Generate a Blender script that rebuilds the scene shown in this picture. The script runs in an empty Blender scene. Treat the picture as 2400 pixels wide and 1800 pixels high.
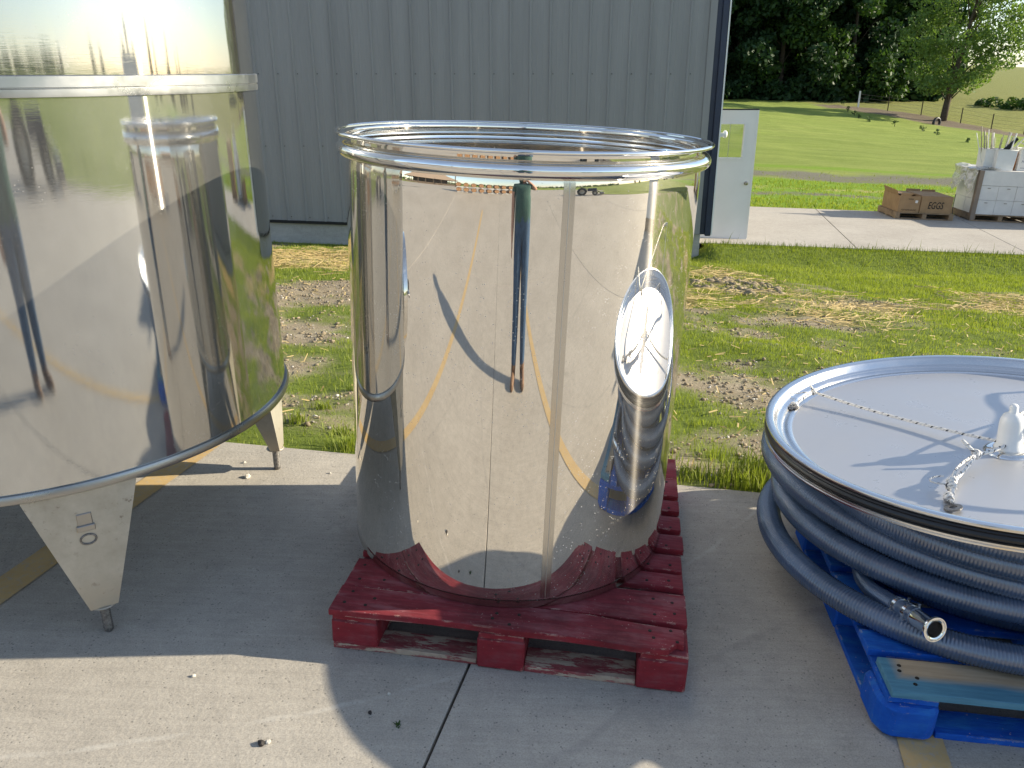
import bpy, bmesh, math, random
import numpy as np
from mathutils import Vector, Matrix, noise

random.seed(7)
rng = np.random.default_rng(7)
R = math.radians
scene = bpy.context.scene
COL = scene.collection

# ------------------------------------------------------------------ camera
SX = -0.0372                       # cross-fall of the concrete apron
CAM_H = 1.602
cam_data = bpy.data.cameras.new("camera")
cam_data.sensor_width = 36.0
cam_data.lens = 36.0 * 1935.0 / 2400.0
cam_data.clip_start = 0.03
cam_data.clip_end = 3000.0
cam = bpy.data.objects.new("camera", cam_data)
COL.objects.link(cam)
cam.location = (0, 0, CAM_H)
cam.rotation_euler = (R(90 - 20.85), 0, 0)
scene.camera = cam

# ------------------------------------------------------------------ light
SUN_AZ, SUN_EL = 4.5, 21.5         # azimuth from +X towards +Y
world = bpy.data.worlds.new("World")
scene.world = world
world.use_nodes = True
wn, wl = world.node_tree.nodes, world.node_tree.links
wn.clear()
sky = wn.new("ShaderNodeTexSky")
sky.sky_type = 'NISHITA'
sky.sun_disc = False
sky.sun_elevation = R(SUN_EL)
sky.sun_rotation = R(90 - SUN_AZ)
sky.altitude = 200
sky.air_density = 1.0
sky.dust_density = 0.2
sky.ozone_density = 2.4
bg = wn.new("ShaderNodeBackground")
bg.inputs["Strength"].default_value = 0.085
wo = wn.new("ShaderNodeOutputWorld")
# thin drifting cloud mixed into the sky colour
wtc = wn.new("ShaderNodeTexCoord")
wmap = wn.new("ShaderNodeMapping")
wmap.inputs["Scale"].default_value = (1.0, 1.0, 3.2)
wnoi = wn.new("ShaderNodeTexNoise")
wnoi.inputs["Scale"].default_value = 3.0
wnoi.inputs["Detail"].default_value = 7.0
wramp = wn.new("ShaderNodeValToRGB")
wramp.color_ramp.elements[0].position = 0.52
wramp.color_ramp.elements[1].position = 0.80
wramp.color_ramp.elements[0].color = (0.16, 0.16, 0.16, 1)
wramp.color_ramp.elements[1].color = (0.55, 0.55, 0.55, 1)
wmix = wn.new("ShaderNodeMixRGB")
wmix.inputs["Color2"].default_value = (6.3, 7.0, 8.1, 1)
wl.new(wtc.outputs["Generated"], wmap.inputs["Vector"])
wl.new(wmap.outputs["Vector"], wnoi.inputs["Vector"])
wl.new(wnoi.outputs["Fac"], wramp.inputs["Fac"])
wl.new(wramp.outputs["Color"], wmix.inputs["Fac"])
wl.new(sky.outputs["Color"], wmix.inputs["Color1"])
wl.new(wmix.outputs["Color"], bg.inputs["Color"])
wl.new(bg.outputs["Background"], wo.inputs["Surface"])

sun_data = bpy.data.lights.new("sun", 'SUN')
sun_data.energy = 4.6
sun_data.angle = R(0.55)
sun_data.color = (1.0, 0.885, 0.69)
sun = bpy.data.objects.new("sun", sun_data)
COL.objects.link(sun)
sd = Vector((math.cos(R(SUN_EL)) * math.cos(R(SUN_AZ)), math.cos(R(SUN_EL)) * math.sin(R(SUN_AZ)), math.sin(R(SUN_EL))))
sun.rotation_euler = sd.to_track_quat('Z', 'Y').to_euler()
sun.location = (20, 0, 12)

scene.view_settings.view_transform = 'Standard'
scene.view_settings.look = 'None'
scene.view_settings.exposure = 1.20
scene.view_settings.gamma = 1.0
scene.view_settings.use_curve_mapping = False
scene.render.engine = 'CYCLES'
cy = scene.cycles
cy.max_bounces = 12
cy.glossy_bounces = 8
cy.diffuse_bounces = 3
cy.transparent_max_bounces = 12
cy.caustics_reflective = True
cy.blur_glossy = 0.6
cy.sample_clamp_indirect = 6.0
cy.use_denoising = True

# ------------------------------------------------------------------ node helpers
def mat(name):
    m = bpy.data.materials.new(name)
    m.use_nodes = True
    nt = m.node_tree
    b = nt.nodes["Principled BSDF"]
    return m, nt, b

def N(nt, kind, **kw):
    n = nt.nodes.new(kind)
    for k, v in kw.items():
        if hasattr(n, k) and k not in n.inputs:
            setattr(n, k, v)
        else:
            n.inputs[k].default_value = v
    return n

def noise_tex(nt, scale, detail=4.0, rough=0.55, coord="Object", mapping=None, dist=0.0):
    tc = nt.nodes.new("ShaderNodeTexCoord")
    t = N(nt, "ShaderNodeTexNoise", Scale=scale, Detail=detail, Roughness=rough, Distortion=dist)
    src = tc.outputs[coord]
    if mapping:
        mp = nt.nodes.new("ShaderNodeMapping")
        mp.inputs["Scale"].default_value = mapping
        nt.links.new(src, mp.inputs["Vector"])
        src = mp.outputs["Vector"]
    nt.links.new(src, t.inputs["Vector"])
    return t.outputs["Fac"]

def ramp(nt, fac, stops):
    r = nt.nodes.new("ShaderNodeValToRGB")
    els = r.color_ramp.elements
    while len(els) < len(stops):
        els.new(0.5)
    for e, (p, c) in zip(els, stops):
        e.position = p
        e.color = (*c, 1) if len(c) == 3 else c
    nt.links.new(fac, r.inputs["Fac"])
    return r.outputs["Color"]

def gray(nt, fac, a, b):
    return ramp(nt, fac, [(a, (0, 0, 0)), (b, (1, 1, 1))])

def mix(nt, fac, a, b, mode='MIX'):
    m = nt.nodes.new("ShaderNodeMixRGB")
    m.blend_type = mode
    for i, v in (("Fac", fac), ("Color1", a), ("Color2", b)):
        if isinstance(v, (int, float)):
            m.inputs[i].default_value = v
        elif isinstance(v, tuple):
            m.inputs[i].default_value = (*v, 1) if len(v) == 3 else v
        else:
            nt.links.new(v, m.inputs[i])
    return m.outputs["Color"]

def math_n(nt, op, a, b=None):
    m = nt.nodes.new("ShaderNodeMath")
    m.operation = op
    for i, v in ((0, a), (1, b)):
        if v is None:
            continue
        if isinstance(v, (int, float)):
            m.inputs[i].default_value = v
        else:
            nt.links.new(v, m.inputs[i])
    return m.outputs[0]

def bump(nt, b, height, strength, dist=0.01):
    n = N(nt, "ShaderNodeBump", Strength=strength, Distance=dist)
    nt.links.new(height, n.inputs["Height"])
    nt.links.new(n.outputs["Normal"], b.inputs["Normal"])

def setp(b, color=None, rough=None, metal=None, spec=None):
    if color is not None:
        b.inputs["Base Color"].default_value = (*color, 1)
    if rough is not None:
        b.inputs["Roughness"].default_value = rough
    if metal is not None:
        b.inputs["Metallic"].default_value = metal
    if spec is not None:
        b.inputs["Specular IOR Level"].default_value = spec

def plain(name, color, rough=0.6, metal=0.0, var=0.15, scale=20, spec=0.4):
    m, nt, b = mat(name)
    setp(b, color, rough, metal, spec)
    f = noise_tex(nt, scale)
    lo = tuple(c * (1 - var) for c in color)
    hi = tuple(min(1, c * (1 + var)) for c in color)
    nt.links.new(ramp(nt, f, [(0.3, lo), (0.7, hi)]), b.inputs["Base Color"])
    return m

# ------------------------------------------------------------------ materials
def concrete_mat(name, c0, c1, spot=0.5, seams=False):
    m, nt, b = mat(name)
    setp(b, rough=0.85, spec=0.25)
    big = noise_tex(nt, 0.9, 6, 0.6)
    col = ramp(nt, big, [(0.3, c0), (0.7, c1)])
    mid = noise_tex(nt, 14, 5, 0.65)
    col = mix(nt, 0.55, col, ramp(nt, mid, [(0.25, (0.40, 0.40, 0.40)), (0.8, (0.62, 0.62, 0.62))]), 'OVERLAY')
    fine = noise_tex(nt, 230, 3, 0.7)
    col = mix(nt, 0.5, col, ramp(nt, fine, [(0.30, (0.28, 0.28, 0.28)), (0.5, (0.5, 0.5, 0.5)), (0.72, (0.70, 0.69, 0.67))]), 'OVERLAY')
    # sparse dark pits and aggregate grains
    tc = nt.nodes.new("ShaderNodeTexCoord")
    v = N(nt, "ShaderNodeTexVoronoi", Scale=75.0)
    nt.links.new(tc.outputs["Object"], v.inputs["Vector"])
    pit = math_n(nt, 'LESS_THAN', v.outputs["Distance"], 0.20)
    sel = noise_tex(nt, 31, 2)
    pit = math_n(nt, 'MULTIPLY', pit, math_n(nt, 'GREATER_THAN', sel, 0.53))
    pit = math_n(nt, 'MULTIPLY', pit, spot)
    col = mix(nt, pit, col, (0.10, 0.095, 0.09))
    # soft stains
    st = noise_tex(nt, 2.3, 7, 0.7, dist=0.6)
    col = mix(nt, gray(nt, st, 0.60, 0.78), col, mix(nt, 0.22, col, (0.12, 0.11, 0.10)))
    # broom strokes
    if seams:
        sp = nt.nodes.new("ShaderNodeSeparateXYZ")
        nt.links.new(tc.outputs["Object"], sp.inputs[0])
        wig = noise_tex(nt, 1.7, 4, 0.6)
        brk = noise_tex(nt, 6.0, 5, 0.7)
        for cx_, cy_, r_, w_, tone, amt in ((-1.6, 4.6, 3.07, .012, (0.50, 0.48, 0.44), .40), (3.4, -1.6, 3.0, .018, (0.20, 0.19, 0.175), .35), (3.1, -1.5, 4.3, .018, (0.20, 0.19, 0.175), .30), (-5.5, 1.0, 4.05, .02, (0.22, 0.21, 0.19), .28), (1.2, -6.0, 5.2, .05, (0.20, 0.19, 0.17), .22)):
            dx_ = math_n(nt, 'SUBTRACT', sp.outputs[0], cx_)
            dy_ = math_n(nt, 'SUBTRACT', sp.outputs[1], cy_)
            d_ = math_n(nt, 'SQRT', math_n(nt, 'ADD', math_n(nt, 'MULTIPLY', dx_, dx_), math_n(nt, 'MULTIPLY', dy_, dy_)))
            d_ = math_n(nt, 'ADD', d_, math_n(nt, 'MULTIPLY', math_n(nt, 'SUBTRACT', wig, .5), .10))
            e_ = math_n(nt, 'ABSOLUTE', math_n(nt, 'SUBTRACT', d_, r_))
            k_ = nt.nodes.new("ShaderNodeMapRange")
            k_.inputs["From Min"].default_value = w_
            k_.inputs["From Max"].default_value = w_ * .3
            nt.links.new(e_, k_.inputs["Value"])
            k2_ = math_n(nt, 'MULTIPLY', math_n(nt, 'MULTIPLY', k_.outputs[0], gray(nt, brk, .38, .58)), amt)
            col = mix(nt, k2_, col, tone)
        oil = noise_tex(nt, 1.1, 6, 0.75, dist=1.2)
        col = mix(nt, math_n(nt, 'MULTIPLY', gray(nt, oil, .62, .76), .35), col, (0.13, 0.12, 0.105))
    br = noise_tex(nt, 30, 3, 0.6, mapping=(0.12, 2.2, 1.0))
    col = mix(nt, 0.16, col, br, 'OVERLAY')
    nt.links.new(col, b.inputs["Base Color"])
    h = mix(nt, 0.5, fine, v.outputs["Distance"])
    bump(nt, b, h, 0.35, 0.004)
    return m

M = {}
M['concrete'] = concrete_mat("concrete", (0.322, 0.298, 0.260), (0.382, 0.356, 0.314), 0.6, True)
M['walk'] = concrete_mat("walk_concrete", (0.33, 0.305, 0.27), (0.40, 0.375, 0.335), 0.25)
M['found'] = concrete_mat("foundation_concrete", (0.36, 0.345, 0.315), (0.46, 0.44, 0.40), 0.6)
M['gap'] = plain("joint_dirt", (0.035, 0.03, 0.026), 0.95)

def yellow_mat():
    m, nt, b = mat("yellow_road_paint")
    setp(b, rough=0.75, spec=0.3)
    f = noise_tex(nt, 60, 6, 0.75)
    w = noise_tex(nt, 9, 4, 0.6)
    col = ramp(nt, w, [(0.3, (0.43, 0.295, 0.125)), (0.7, (0.49, 0.355, 0.17))])
    col = mix(nt, gray(nt, f, 0.50, 0.68), col, (0.36, 0.32, 0.26))
    nt.links.new(col, b.inputs["Base Color"])
    bump(nt, b, f, 0.3, 0.003)
    return m
M['yellow'] = yellow_mat()

def steel_mirror(name, color, rough, wav=0.0, dust=0.0, brush=0.0, haze=0.0, hr=0.30, aniso=0.0, veil=0.0):
    m, nt, b = mat(name)
    setp(b, color, rough, 1.0)
    L = nt.links
    f = noise_tex(nt, 5, 6, 0.7)
    r = nt.nodes.new("ShaderNodeMapRange")
    r.inputs["From Min"].default_value = 0.3
    r.inputs["From Max"].default_value = 0.75
    r.inputs["To Min"].default_value = rough * 0.7
    r.inputs["To Max"].default_value = rough * 1.6 + 0.004
    L.new(f, r.inputs["Value"])
    L.new(r.outputs[0], b.inputs["Roughness"])
    # faint mineral film
    f2 = noise_tex(nt, 2.2, 5, 0.6, mapping=(1, 1, 0.35))
    L.new(mix(nt, gray(nt, f2, 0.42, 0.75), color, tuple(c * 0.93 for c in color)), b.inputs["Base Color"])
    last = None
    if wav:
        w = noise_tex(nt, 2.6, 2, 0.4, mapping=(1, 1, 0.5))
        n = N(nt, "ShaderNodeBump", Strength=wav, Distance=0.02)
        L.new(w, n.inputs["Height"])
        last = n.outputs["Normal"]
    if brush:
        w = noise_tex(nt, 900, 2, 0.5, mapping=(0.02, 0.02, 1.0))
        n = N(nt, "ShaderNodeBump", Strength=brush, Distance=0.0006)
        L.new(w, n.inputs["Height"])
        if last:
            L.new(last, n.inputs["Normal"])
        last = n.outputs["Normal"]
    if last:
        L.new(last, b.inputs["Normal"])
    out = nt.nodes["Material Output"]
    sh = b.outputs[0]
    if haze:
        g = N(nt, "ShaderNodeBsdfAnisotropic", Roughness=hr)
        g.inputs["Color"].default_value = (*color, 1)
        if aniso:
            g.inputs["Anisotropy"].default_value = aniso
            tg = nt.nodes.new("ShaderNodeTangent")
            tg.direction_type = 'RADIAL'
            tg.axis = 'Z'
            L.new(tg.outputs[0], g.inputs["Tangent"])
        ms = nt.nodes.new("ShaderNodeMixShader")
        ms.inputs[0].default_value = haze
        L.new(sh, ms.inputs[1])
        L.new(g.outputs[0], ms.inputs[2])
        sh = ms.outputs[0]
    if veil:
        vb = N(nt, "ShaderNodeBsdfDiffuse")
        vb.inputs["Color"].default_value = (0.60, 0.59, 0.56, 1)
        vf = noise_tex(nt, 3.2, 6, 0.7, mapping=(2.5, 2.5, 0.35))
        sc_ = noise_tex(nt, 34, 5, 0.8, mapping=(1.0, 1.0, 0.22), dist=0.8)
        vv_ = math_n(nt, 'MULTIPLY', ramp(nt, vf, [(0.3, (veil * .6,) * 3), (0.75, (veil * 1.5,) * 3)]), 1.0)
        vv_ = math_n(nt, 'ADD', vv_, math_n(nt, 'MULTIPLY', gray(nt, sc_, 0.62, 0.72), veil * 1.2))
        lw = N(nt, "ShaderNodeLayerWeight", Blend=0.5)
        vv_ = math_n(nt, 'MULTIPLY', vv_, math_n(nt, 'SUBTRACT', 1.0, math_n(nt, 'POWER', lw.outputs["Facing"], 2.0)))
        ms = nt.nodes.new("ShaderNodeMixShader")
        L.new(vv_, ms.inputs[0])
        L.new(sh, ms.inputs[1])
        L.new(vb.outputs[0], ms.inputs[2])
        sh = ms.outputs[0]
    if dust:
        tc = nt.nodes.new("ShaderNodeTexCoord")
        v = N(nt, "ShaderNodeTexVoronoi", Scale=105.0)
        L.new(tc.outputs["Object"], v.inputs["Vector"])
        d = math_n(nt, 'LESS_THAN', v.outputs["Distance"], 0.17)
        s1 = noise_tex(nt, 26, 3)
        s2 = noise_tex(nt, 2.4, 3)
        sel = math_n(nt, 'MULTIPLY', math_n(nt, 'GREATER_THAN', s1, 0.52), gray(nt, s2, 0.40, 0.60))
        d = math_n(nt, 'MULTIPLY', math_n(nt, 'MULTIPLY', d, sel), dust)
        db = N(nt, "ShaderNodeBsdfDiffuse")
        db.inputs["Color"].default_value = (0.62, 0.60, 0.56, 1)
        ms = nt.nodes.new("ShaderNodeMixShader")
        L.new(d, ms.inputs[0])
        L.new(sh, ms.inputs[1])
        L.new(db.outputs[0], ms.inputs[2])
        sh = ms.outputs[0]
    L.new(sh, out.inputs["Surface"])
    return m

M['mirror'] = steel_mirror("polished_steel", (0.86, 0.815, 0.745), 0.016, wav=0.012, dust=0.65, veil=0.03, haze=0.03, hr=0.25, aniso=0.8)
M['mirror_big'] = steel_mirror("brushed_polished_steel", (0.57, 0.575, 0.565), 0.030, wav=0.02, brush=0.03, dust=0.3, haze=0.05, hr=0.24, aniso=0.93, veil=0.075)
M['rim'] = steel_mirror("bright_rim_steel", (0.82, 0.81, 0.79), 0.045, haze=0.06)
M['satin'] = steel_mirror("satin_steel", (0.52, 0.52, 0.515), 0.30)
M['seam'] = steel_mirror("weld_seam_steel", (0.60, 0.565, 0.51), 0.16, brush=0.1)
M['lidplate'] = steel_mirror("lid_plate_steel", (0.56, 0.56, 0.57), 0.31, haze=0.68, hr=0.62)
M['lidrim'] = steel_mirror("lid_rim_steel", (0.70, 0.70, 0.70), 0.20)
M['hem'] = steel_mirror("dull_hem_steel", (0.36, 0.355, 0.345), 0.30)
M['bolt'] = plain("bolt_steel", (0.20, 0.19, 0.18), 0.45, 0.8, 0.4, 120)

def leg_steel():
    m, nt, b = mat("weathered_leg_steel")
    setp(b, rough=0.45, metal=0.45)
    f = noise_tex(nt, 9, 6, 0.7)
    col = ramp(nt, f, [(0.3, (0.36, 0.335, 0.28)), (0.7, (0.50, 0.475, 0.415))])
    g = noise_tex(nt, 38, 4, 0.7)
    s = noise_tex(nt, 5, 3)
    col = mix(nt, math_n(nt, 'MULTIPLY', gray(nt, g, 0.60, 0.70), gray(nt, s, 0.42, 0.60)), col, (0.13, 0.10, 0.075))
    # rusty tint low down on each leg
    tc = nt.nodes.new("ShaderNodeTexCoord")
    sp = nt.nodes.new("ShaderNodeSeparateXYZ")
    nt.links.new(tc.outputs["Object"], sp.inputs[0])
    lo = nt.nodes.new("ShaderNodeMapRange")
    lo.inputs["From Min"].default_value = 0.26
    lo.inputs["From Max"].default_value = 0.08
    nt.links.new(sp.outputs[2], lo.inputs["Value"])
    lf = math_n(nt, 'MULTIPLY', lo.outputs[0], gray(nt, f, 0.35, 0.6))
    col = mix(nt, math_n(nt, 'MULTIPLY', lf, 0.75), col, (0.33, 0.23, 0.13))
    nt.links.new(col, b.inputs["Base Color"])
    bump(nt, b, f, 0.06, 0.004)
    return m
M['leg'] = leg_steel()

def wood_mat(name, c0, c1, raw, rawamt=0.70, scuff=None, fresh=None):
    m, nt, b = mat(name)
    setp(b, rough=0.78, spec=0.25)
    g = noise_tex(nt, 7, 7, 0.65, mapping=(1.0, 9.0, 9.0))
    col = ramp(nt, g, [(0.25, c0), (0.75, c1)])
    if scuff:
        s = noise_tex(nt, 11, 6, 0.7, mapping=(0.5, 2.0, 2.0))
        col = mix(nt, math_n(nt, 'MULTIPLY', gray(nt, s, 0.48, 0.66), 0.62), col, scuff)
    r = noise_tex(nt, 16, 6, 0.78, mapping=(0.5, 2.6, 2.6))
    col = mix(nt, gray(nt, r, rawamt, rawamt + 0.025), col, raw)
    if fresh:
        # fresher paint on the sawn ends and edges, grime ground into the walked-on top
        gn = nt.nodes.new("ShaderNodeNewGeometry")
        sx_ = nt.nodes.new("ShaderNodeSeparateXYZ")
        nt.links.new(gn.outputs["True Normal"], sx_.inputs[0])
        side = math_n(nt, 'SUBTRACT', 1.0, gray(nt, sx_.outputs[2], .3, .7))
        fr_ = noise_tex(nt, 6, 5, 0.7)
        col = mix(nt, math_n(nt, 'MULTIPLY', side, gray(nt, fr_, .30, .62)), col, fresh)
        # chipped arrises showing bare wood
        bv = nt.nodes.new("ShaderNodeBevel")
        bv.samples = 6
        bv.inputs["Radius"].default_value = 0.009
        dt = nt.nodes.new("ShaderNodeVectorMath")
        dt.operation = 'DOT_PRODUCT'
        nt.links.new(bv.outputs[0], dt.inputs[0])
        nt.links.new(gn.outputs["Normal"], dt.inputs[1])
        edge = math_n(nt, 'SUBTRACT', 1.0, dt.outputs["Value"])
        ch_ = noise_tex(nt, 21, 6, 0.75, mapping=(.5, 1, 1))
        em = math_n(nt, 'MULTIPLY', gray(nt, edge, .02, .10), gray(nt, ch_, .535, .575))
        col = mix(nt, em, col, raw)
        spk = noise_tex(nt, 120, 3, 0.6)
        spz = noise_tex(nt, 9, 4, 0.7)
        sm_ = math_n(nt, 'MULTIPLY', gray(nt, spk, .66, .70), gray(nt, spz, .50, .58))
        col = mix(nt, math_n(nt, 'MULTIPLY', sm_, .8), col, (.50, .40, .37))
    d = noise_tex(nt, 4, 5, 0.7)
    col = mix(nt, math_n(nt, 'MULTIPLY', gray(nt, d, 0.46, 0.72), 0.62), col, tuple(c * 0.35 for c in c0))
    nt.links.new(col, b.inputs["Base Color"])
    bump(nt, b, mix(nt, 0.5, g, r), 0.7, 0.006)
    return m
M['red'] = wood_mat("red_painted_wood", (0.105, 0.013, 0.019), (0.245, 0.032, 0.043), (0.46, 0.33, 0.27), 0.69, (0.26, 0.105, 0.115), (0.25, 0.019, 0.028))
M['redworn'] = wood_mat("worn_red_wood", (0.20, 0.035, 0.042), (0.34, 0.09, 0.09), (0.45, 0.36, 0.27), 0.50, (0.36, 0.25, 0.20))
M['blue'] = wood_mat("blue_painted_wood", (0.004, 0.06, 0.36), (0.008, 0.11, 0.50), (0.34, 0.32, 0.27), 0.70, (0.03, 0.20, 0.50), (0.006, 0.09, 0.48))
M['palewood'] = wood_mat("pale_deal_wood", (0.40, 0.29, 0.175), (0.50, 0.385, 0.25), (0.33, 0.22, 0.12), 0.73)
M['oldwood'] = wood_mat("old_pallet_wood", (0.22, 0.15, 0.09), (0.36, 0.26, 0.165), (0.12, 0.08, 0.05), 0.70)
M['cask'] = wood_mat("oak_cask_wood", (0.20, 0.11, 0.055), (0.33, 0.20, 0.11), (0.10, 0.06, 0.03), 0.75)

def teal_board():
    m, nt, b = mat("oversprayed_board_wood")
    setp(b, rough=0.75, spec=0.25)
    tc = nt.nodes.new("ShaderNodeTexCoord")
    sp = nt.nodes.new("ShaderNodeSeparateXYZ")
    nt.links.new(tc.outputs["Object"], sp.inputs[0])
    g = noise_tex(nt, 7, 7, 0.65, mapping=(1.0, 9.0, 9.0))
    wood = ramp(nt, g, [(0.25, (0.30, 0.23, 0.15)), (0.75, (0.46, 0.37, 0.26))])
    wob = noise_tex(nt, 5, 4, 0.6, mapping=(1, 3, 3))
    yy = math_n(nt, 'ADD', sp.outputs[1], math_n(nt, 'MULTIPLY', math_n(nt, 'SUBTRACT', wob, 0.5), 0.035))
    fy = nt.nodes.new("ShaderNodeMapRange")
    fy.inputs["From Min"].default_value = 0.075
    fy.inputs["From Max"].default_value = 0.045
    nt.links.new(yy, fy.inputs["Value"])
    fx = nt.nodes.new("ShaderNodeMapRange")
    fx.inputs["From Min"].default_value = 0.055
    fx.inputs["From Max"].default_value = 0.02
    nt.links.new(sp.outputs[0], fx.inputs["Value"])
    f = math_n(nt, 'MAXIMUM', fy.outputs[0], fx.outputs[0])
    col = mix(nt, math_n(nt, 'MULTIPLY', f, 0.88), wood, ramp(nt, g, [(0.3, (0.02, 0.15, 0.26)), (0.7, (0.045, 0.23, 0.36))]))
    nt.links.new(col, b.inputs["Base Color"])
    bump(nt, b, g, 0.3, 0.003)
    return m
M['teal'] = teal_board()
M['nail'] = plain("dark_nail_iron", (0.02, 0.015, 0.012), 0.7, 0.3)

def hose_mat():
    m, nt, b = mat("blue_hose_rubber")
    setp(b, (0.018, 0.045, 0.13), 0.26, 0.0, 1.0)
    b.inputs["IOR"].default_value = 1.62
    f = noise_tex(nt, 6, 5, 0.6)
    nt.links.new(ramp(nt, f, [(0.3, (0.040, 0.068, 0.122)), (0.7, (0.066, 0.108, 0.198))]), b.inputs["Base Color"])
    nt.links.new(ramp(nt, f, [(0.3, (0.17, 0.17, 0.17)), (0.7, (0.28, 0.28, 0.28))]), b.inputs["Roughness"])
    return m
M['hose'] = hose_mat()
M['rubber'] = plain("black_seal_rubber", (0.012, 0.012, 0.013), 0.35, 0, 0.2, 30, 0.5)
M['valve'] = plain("white_valve_plastic", (0.78, 0.78, 0.76), 0.35, 0, 0.04, 12, 0.5)

def rope_mat():
    m, nt, b = mat("white_flecked_rope")
    setp(b, rough=0.85, spec=0.2)
    uv = nt.nodes.new("ShaderNodeUVMap")
    sp = nt.nodes.new("ShaderNodeSeparateXYZ")
    nt.links.new(uv.outputs[0], sp.inputs[0])
    a = math_n(nt, 'ADD', math_n(nt, 'MULTIPLY', sp.outputs[0], 42.0), sp.outputs[1])
    fr = math_n(nt, 'FRACT', a)
    fv = math_n(nt, 'FRACT', math_n(nt, 'ADD', math_n(nt, 'MULTIPLY', sp.outputs[1], 2.0), math_n(nt, 'MULTIPLY', sp.outputs[0], 21.0)))
    k = math_n(nt, 'MULTIPLY', math_n(nt, 'LESS_THAN', fr, 0.22), math_n(nt, 'LESS_THAN', fv, 0.55))
    nt.links.new(mix(nt, k, (0.74, 0.72, 0.68), (0.05, 0.05, 0.055)), b.inputs["Base Color"])
    w = math_n(nt, 'SINE', math_n(nt, 'MULTIPLY', a, 12.566))
    bump(nt, b, w, 0.5, 0.002)
    return m
M['rope'] = rope_mat()

def siding_mat():
    m, nt, b = mat("grey_siding_paint")
    setp(b, rough=0.42, spec=0.5)
    f = noise_tex(nt, 1.4, 5, 0.6, mapping=(3.0, 1.0, 0.25))
    g = noise_tex(nt, 22, 4, 0.7, mapping=(2.0, 1.0, 0.12))
    col = ramp(nt, f, [(0.3, (0.226, 0.226, 0.232)), (0.7, (0.272, 0.272, 0.278))])
    col = mix(nt, 0.12, col, ramp(nt, g, [(0.3, (0.42, 0.42, 0.42)), (0.7, (0.58, 0.58, 0.58))]), 'OVERLAY')
    nt.links.new(col, b.inputs["Base Color"])
    bump(nt, b, f, 0.04, 0.02)
    return m
M['siding'] = siding_mat()
M['trim'] = plain("navy_trim_paint", (0.020, 0.030, 0.065), 0.4, 0, 0.15, 6, 0.5)
M['darktrim'] = plain("black_base_trim", (0.012, 0.012, 0.014), 0.6)
M['whitetrim'] = plain("white_trim_paint", (0.78, 0.78, 0.77), 0.4, 0, 0.03, 5)
M['doorpaint'] = plain("pale_door_paint", (0.74, 0.745, 0.75), 0.45, 0, 0.03, 3)
M['knob'] = plain("nickel_knob", (0.45, 0.43, 0.40), 0.25, 1.0, 0.1)
M['screw'] = plain("screw_head_zinc", (0.06, 0.06, 0.065), 0.5, 0.5)

def glass_mat():
    m, nt, b = mat("door_window_glass")
    setp(b, (0.95, 0.97, 0.96), 0.02)
    out = nt.nodes["Material Output"]
    tr = N(nt, "ShaderNodeBsdfTransparent")
    tr.inputs["Color"].default_value = (0.90, 0.93, 0.91, 1)
    gl = N(nt, "ShaderNodeBsdfGlossy", Roughness=0.03)
    fr = N(nt, "ShaderNodeFresnel", IOR=1.5)
    f = noise_tex(nt, 3, 3)
    ad = math_n(nt, 'ADD', fr.outputs[0], math_n(nt, 'MULTIPLY', f, 0.05))
    ms = nt.nodes.new("ShaderNodeMixShader")
    nt.links.new(ad, ms.inputs[0])
    nt.links.new(tr.outputs[0], ms.inputs[1])
    nt.links.new(gl.outputs[0], ms.inputs[2])
    nt.links.new(ms.outputs[0], out.inputs["Surface"])
    return m
M['glass'] = glass_mat()

def film_mat():
    m, nt, b = mat("crumpled_plastic_film")
    setp(b, (0.48, 0.47, 0.44), 0.25, 0, 0.7)
    f = noise_tex(nt, 9, 5, 0.7)
    nt.links.new(ramp(nt, f, [(0.3, (0.36, 0.35, 0.32)), (0.7, (0.66, 0.65, 0.62))]), b.inputs["Base Color"])
    out = nt.nodes["Material Output"]
    tr = N(nt, "ShaderNodeBsdfTransparent")
    ms = nt.nodes.new("ShaderNodeMixShader")
    nt.links.new(ramp(nt, f, [(0.35, (0.55, 0.55, 0.55)), (0.65, (0.95, 0.95, 0.95))]), ms.inputs[0])
    nt.links.new(tr.outputs[0], ms.inputs[1])
    nt.links.new(b.outputs[0], ms.inputs[2])
    nt.links.new(ms.outputs[0], out.inputs["Surface"])
    return m
M['film'] = film_mat()
M['carton'] = plain("white_carton_board", (0.72, 0.70, 0.66), 0.7, 0, 0.06, 5, 0.3)
M['kraft'] = plain("kraft_cardboard", (0.33, 0.215, 0.115), 0.8, 0, 0.12, 6, 0.2)
M['kraftdark'] = plain("grey_cardboard_post", (0.26, 0.205, 0.16), 0.8, 0, 0.12, 6, 0.2)
M['orange'] = plain("orange_brown_carton", (0.36, 0.15, 0.055), 0.75, 0, 0.12, 6, 0.2)
M['ink'] = plain("black_print_ink", (0.014, 0.012, 0.011), 0.7)
M['blueink'] = plain("grey_blue_print_ink", (0.15, 0.18, 0.24), 0.7)
M['pail'] = plain("white_pail_plastic", (0.70, 0.71, 0.70), 0.4, 0, 0.04, 6)
M['rod'] = plain("galvanised_rod", (0.36, 0.33, 0.28), 0.4, 0.6, 0.3, 30)
M['black'] = plain("black_plastic", (0.015, 0.015, 0.017), 0.45)
M['tube'] = plain("cream_plastic_tube", (0.66, 0.63, 0.50), 0.35, 0, 0.06, 8)

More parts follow.
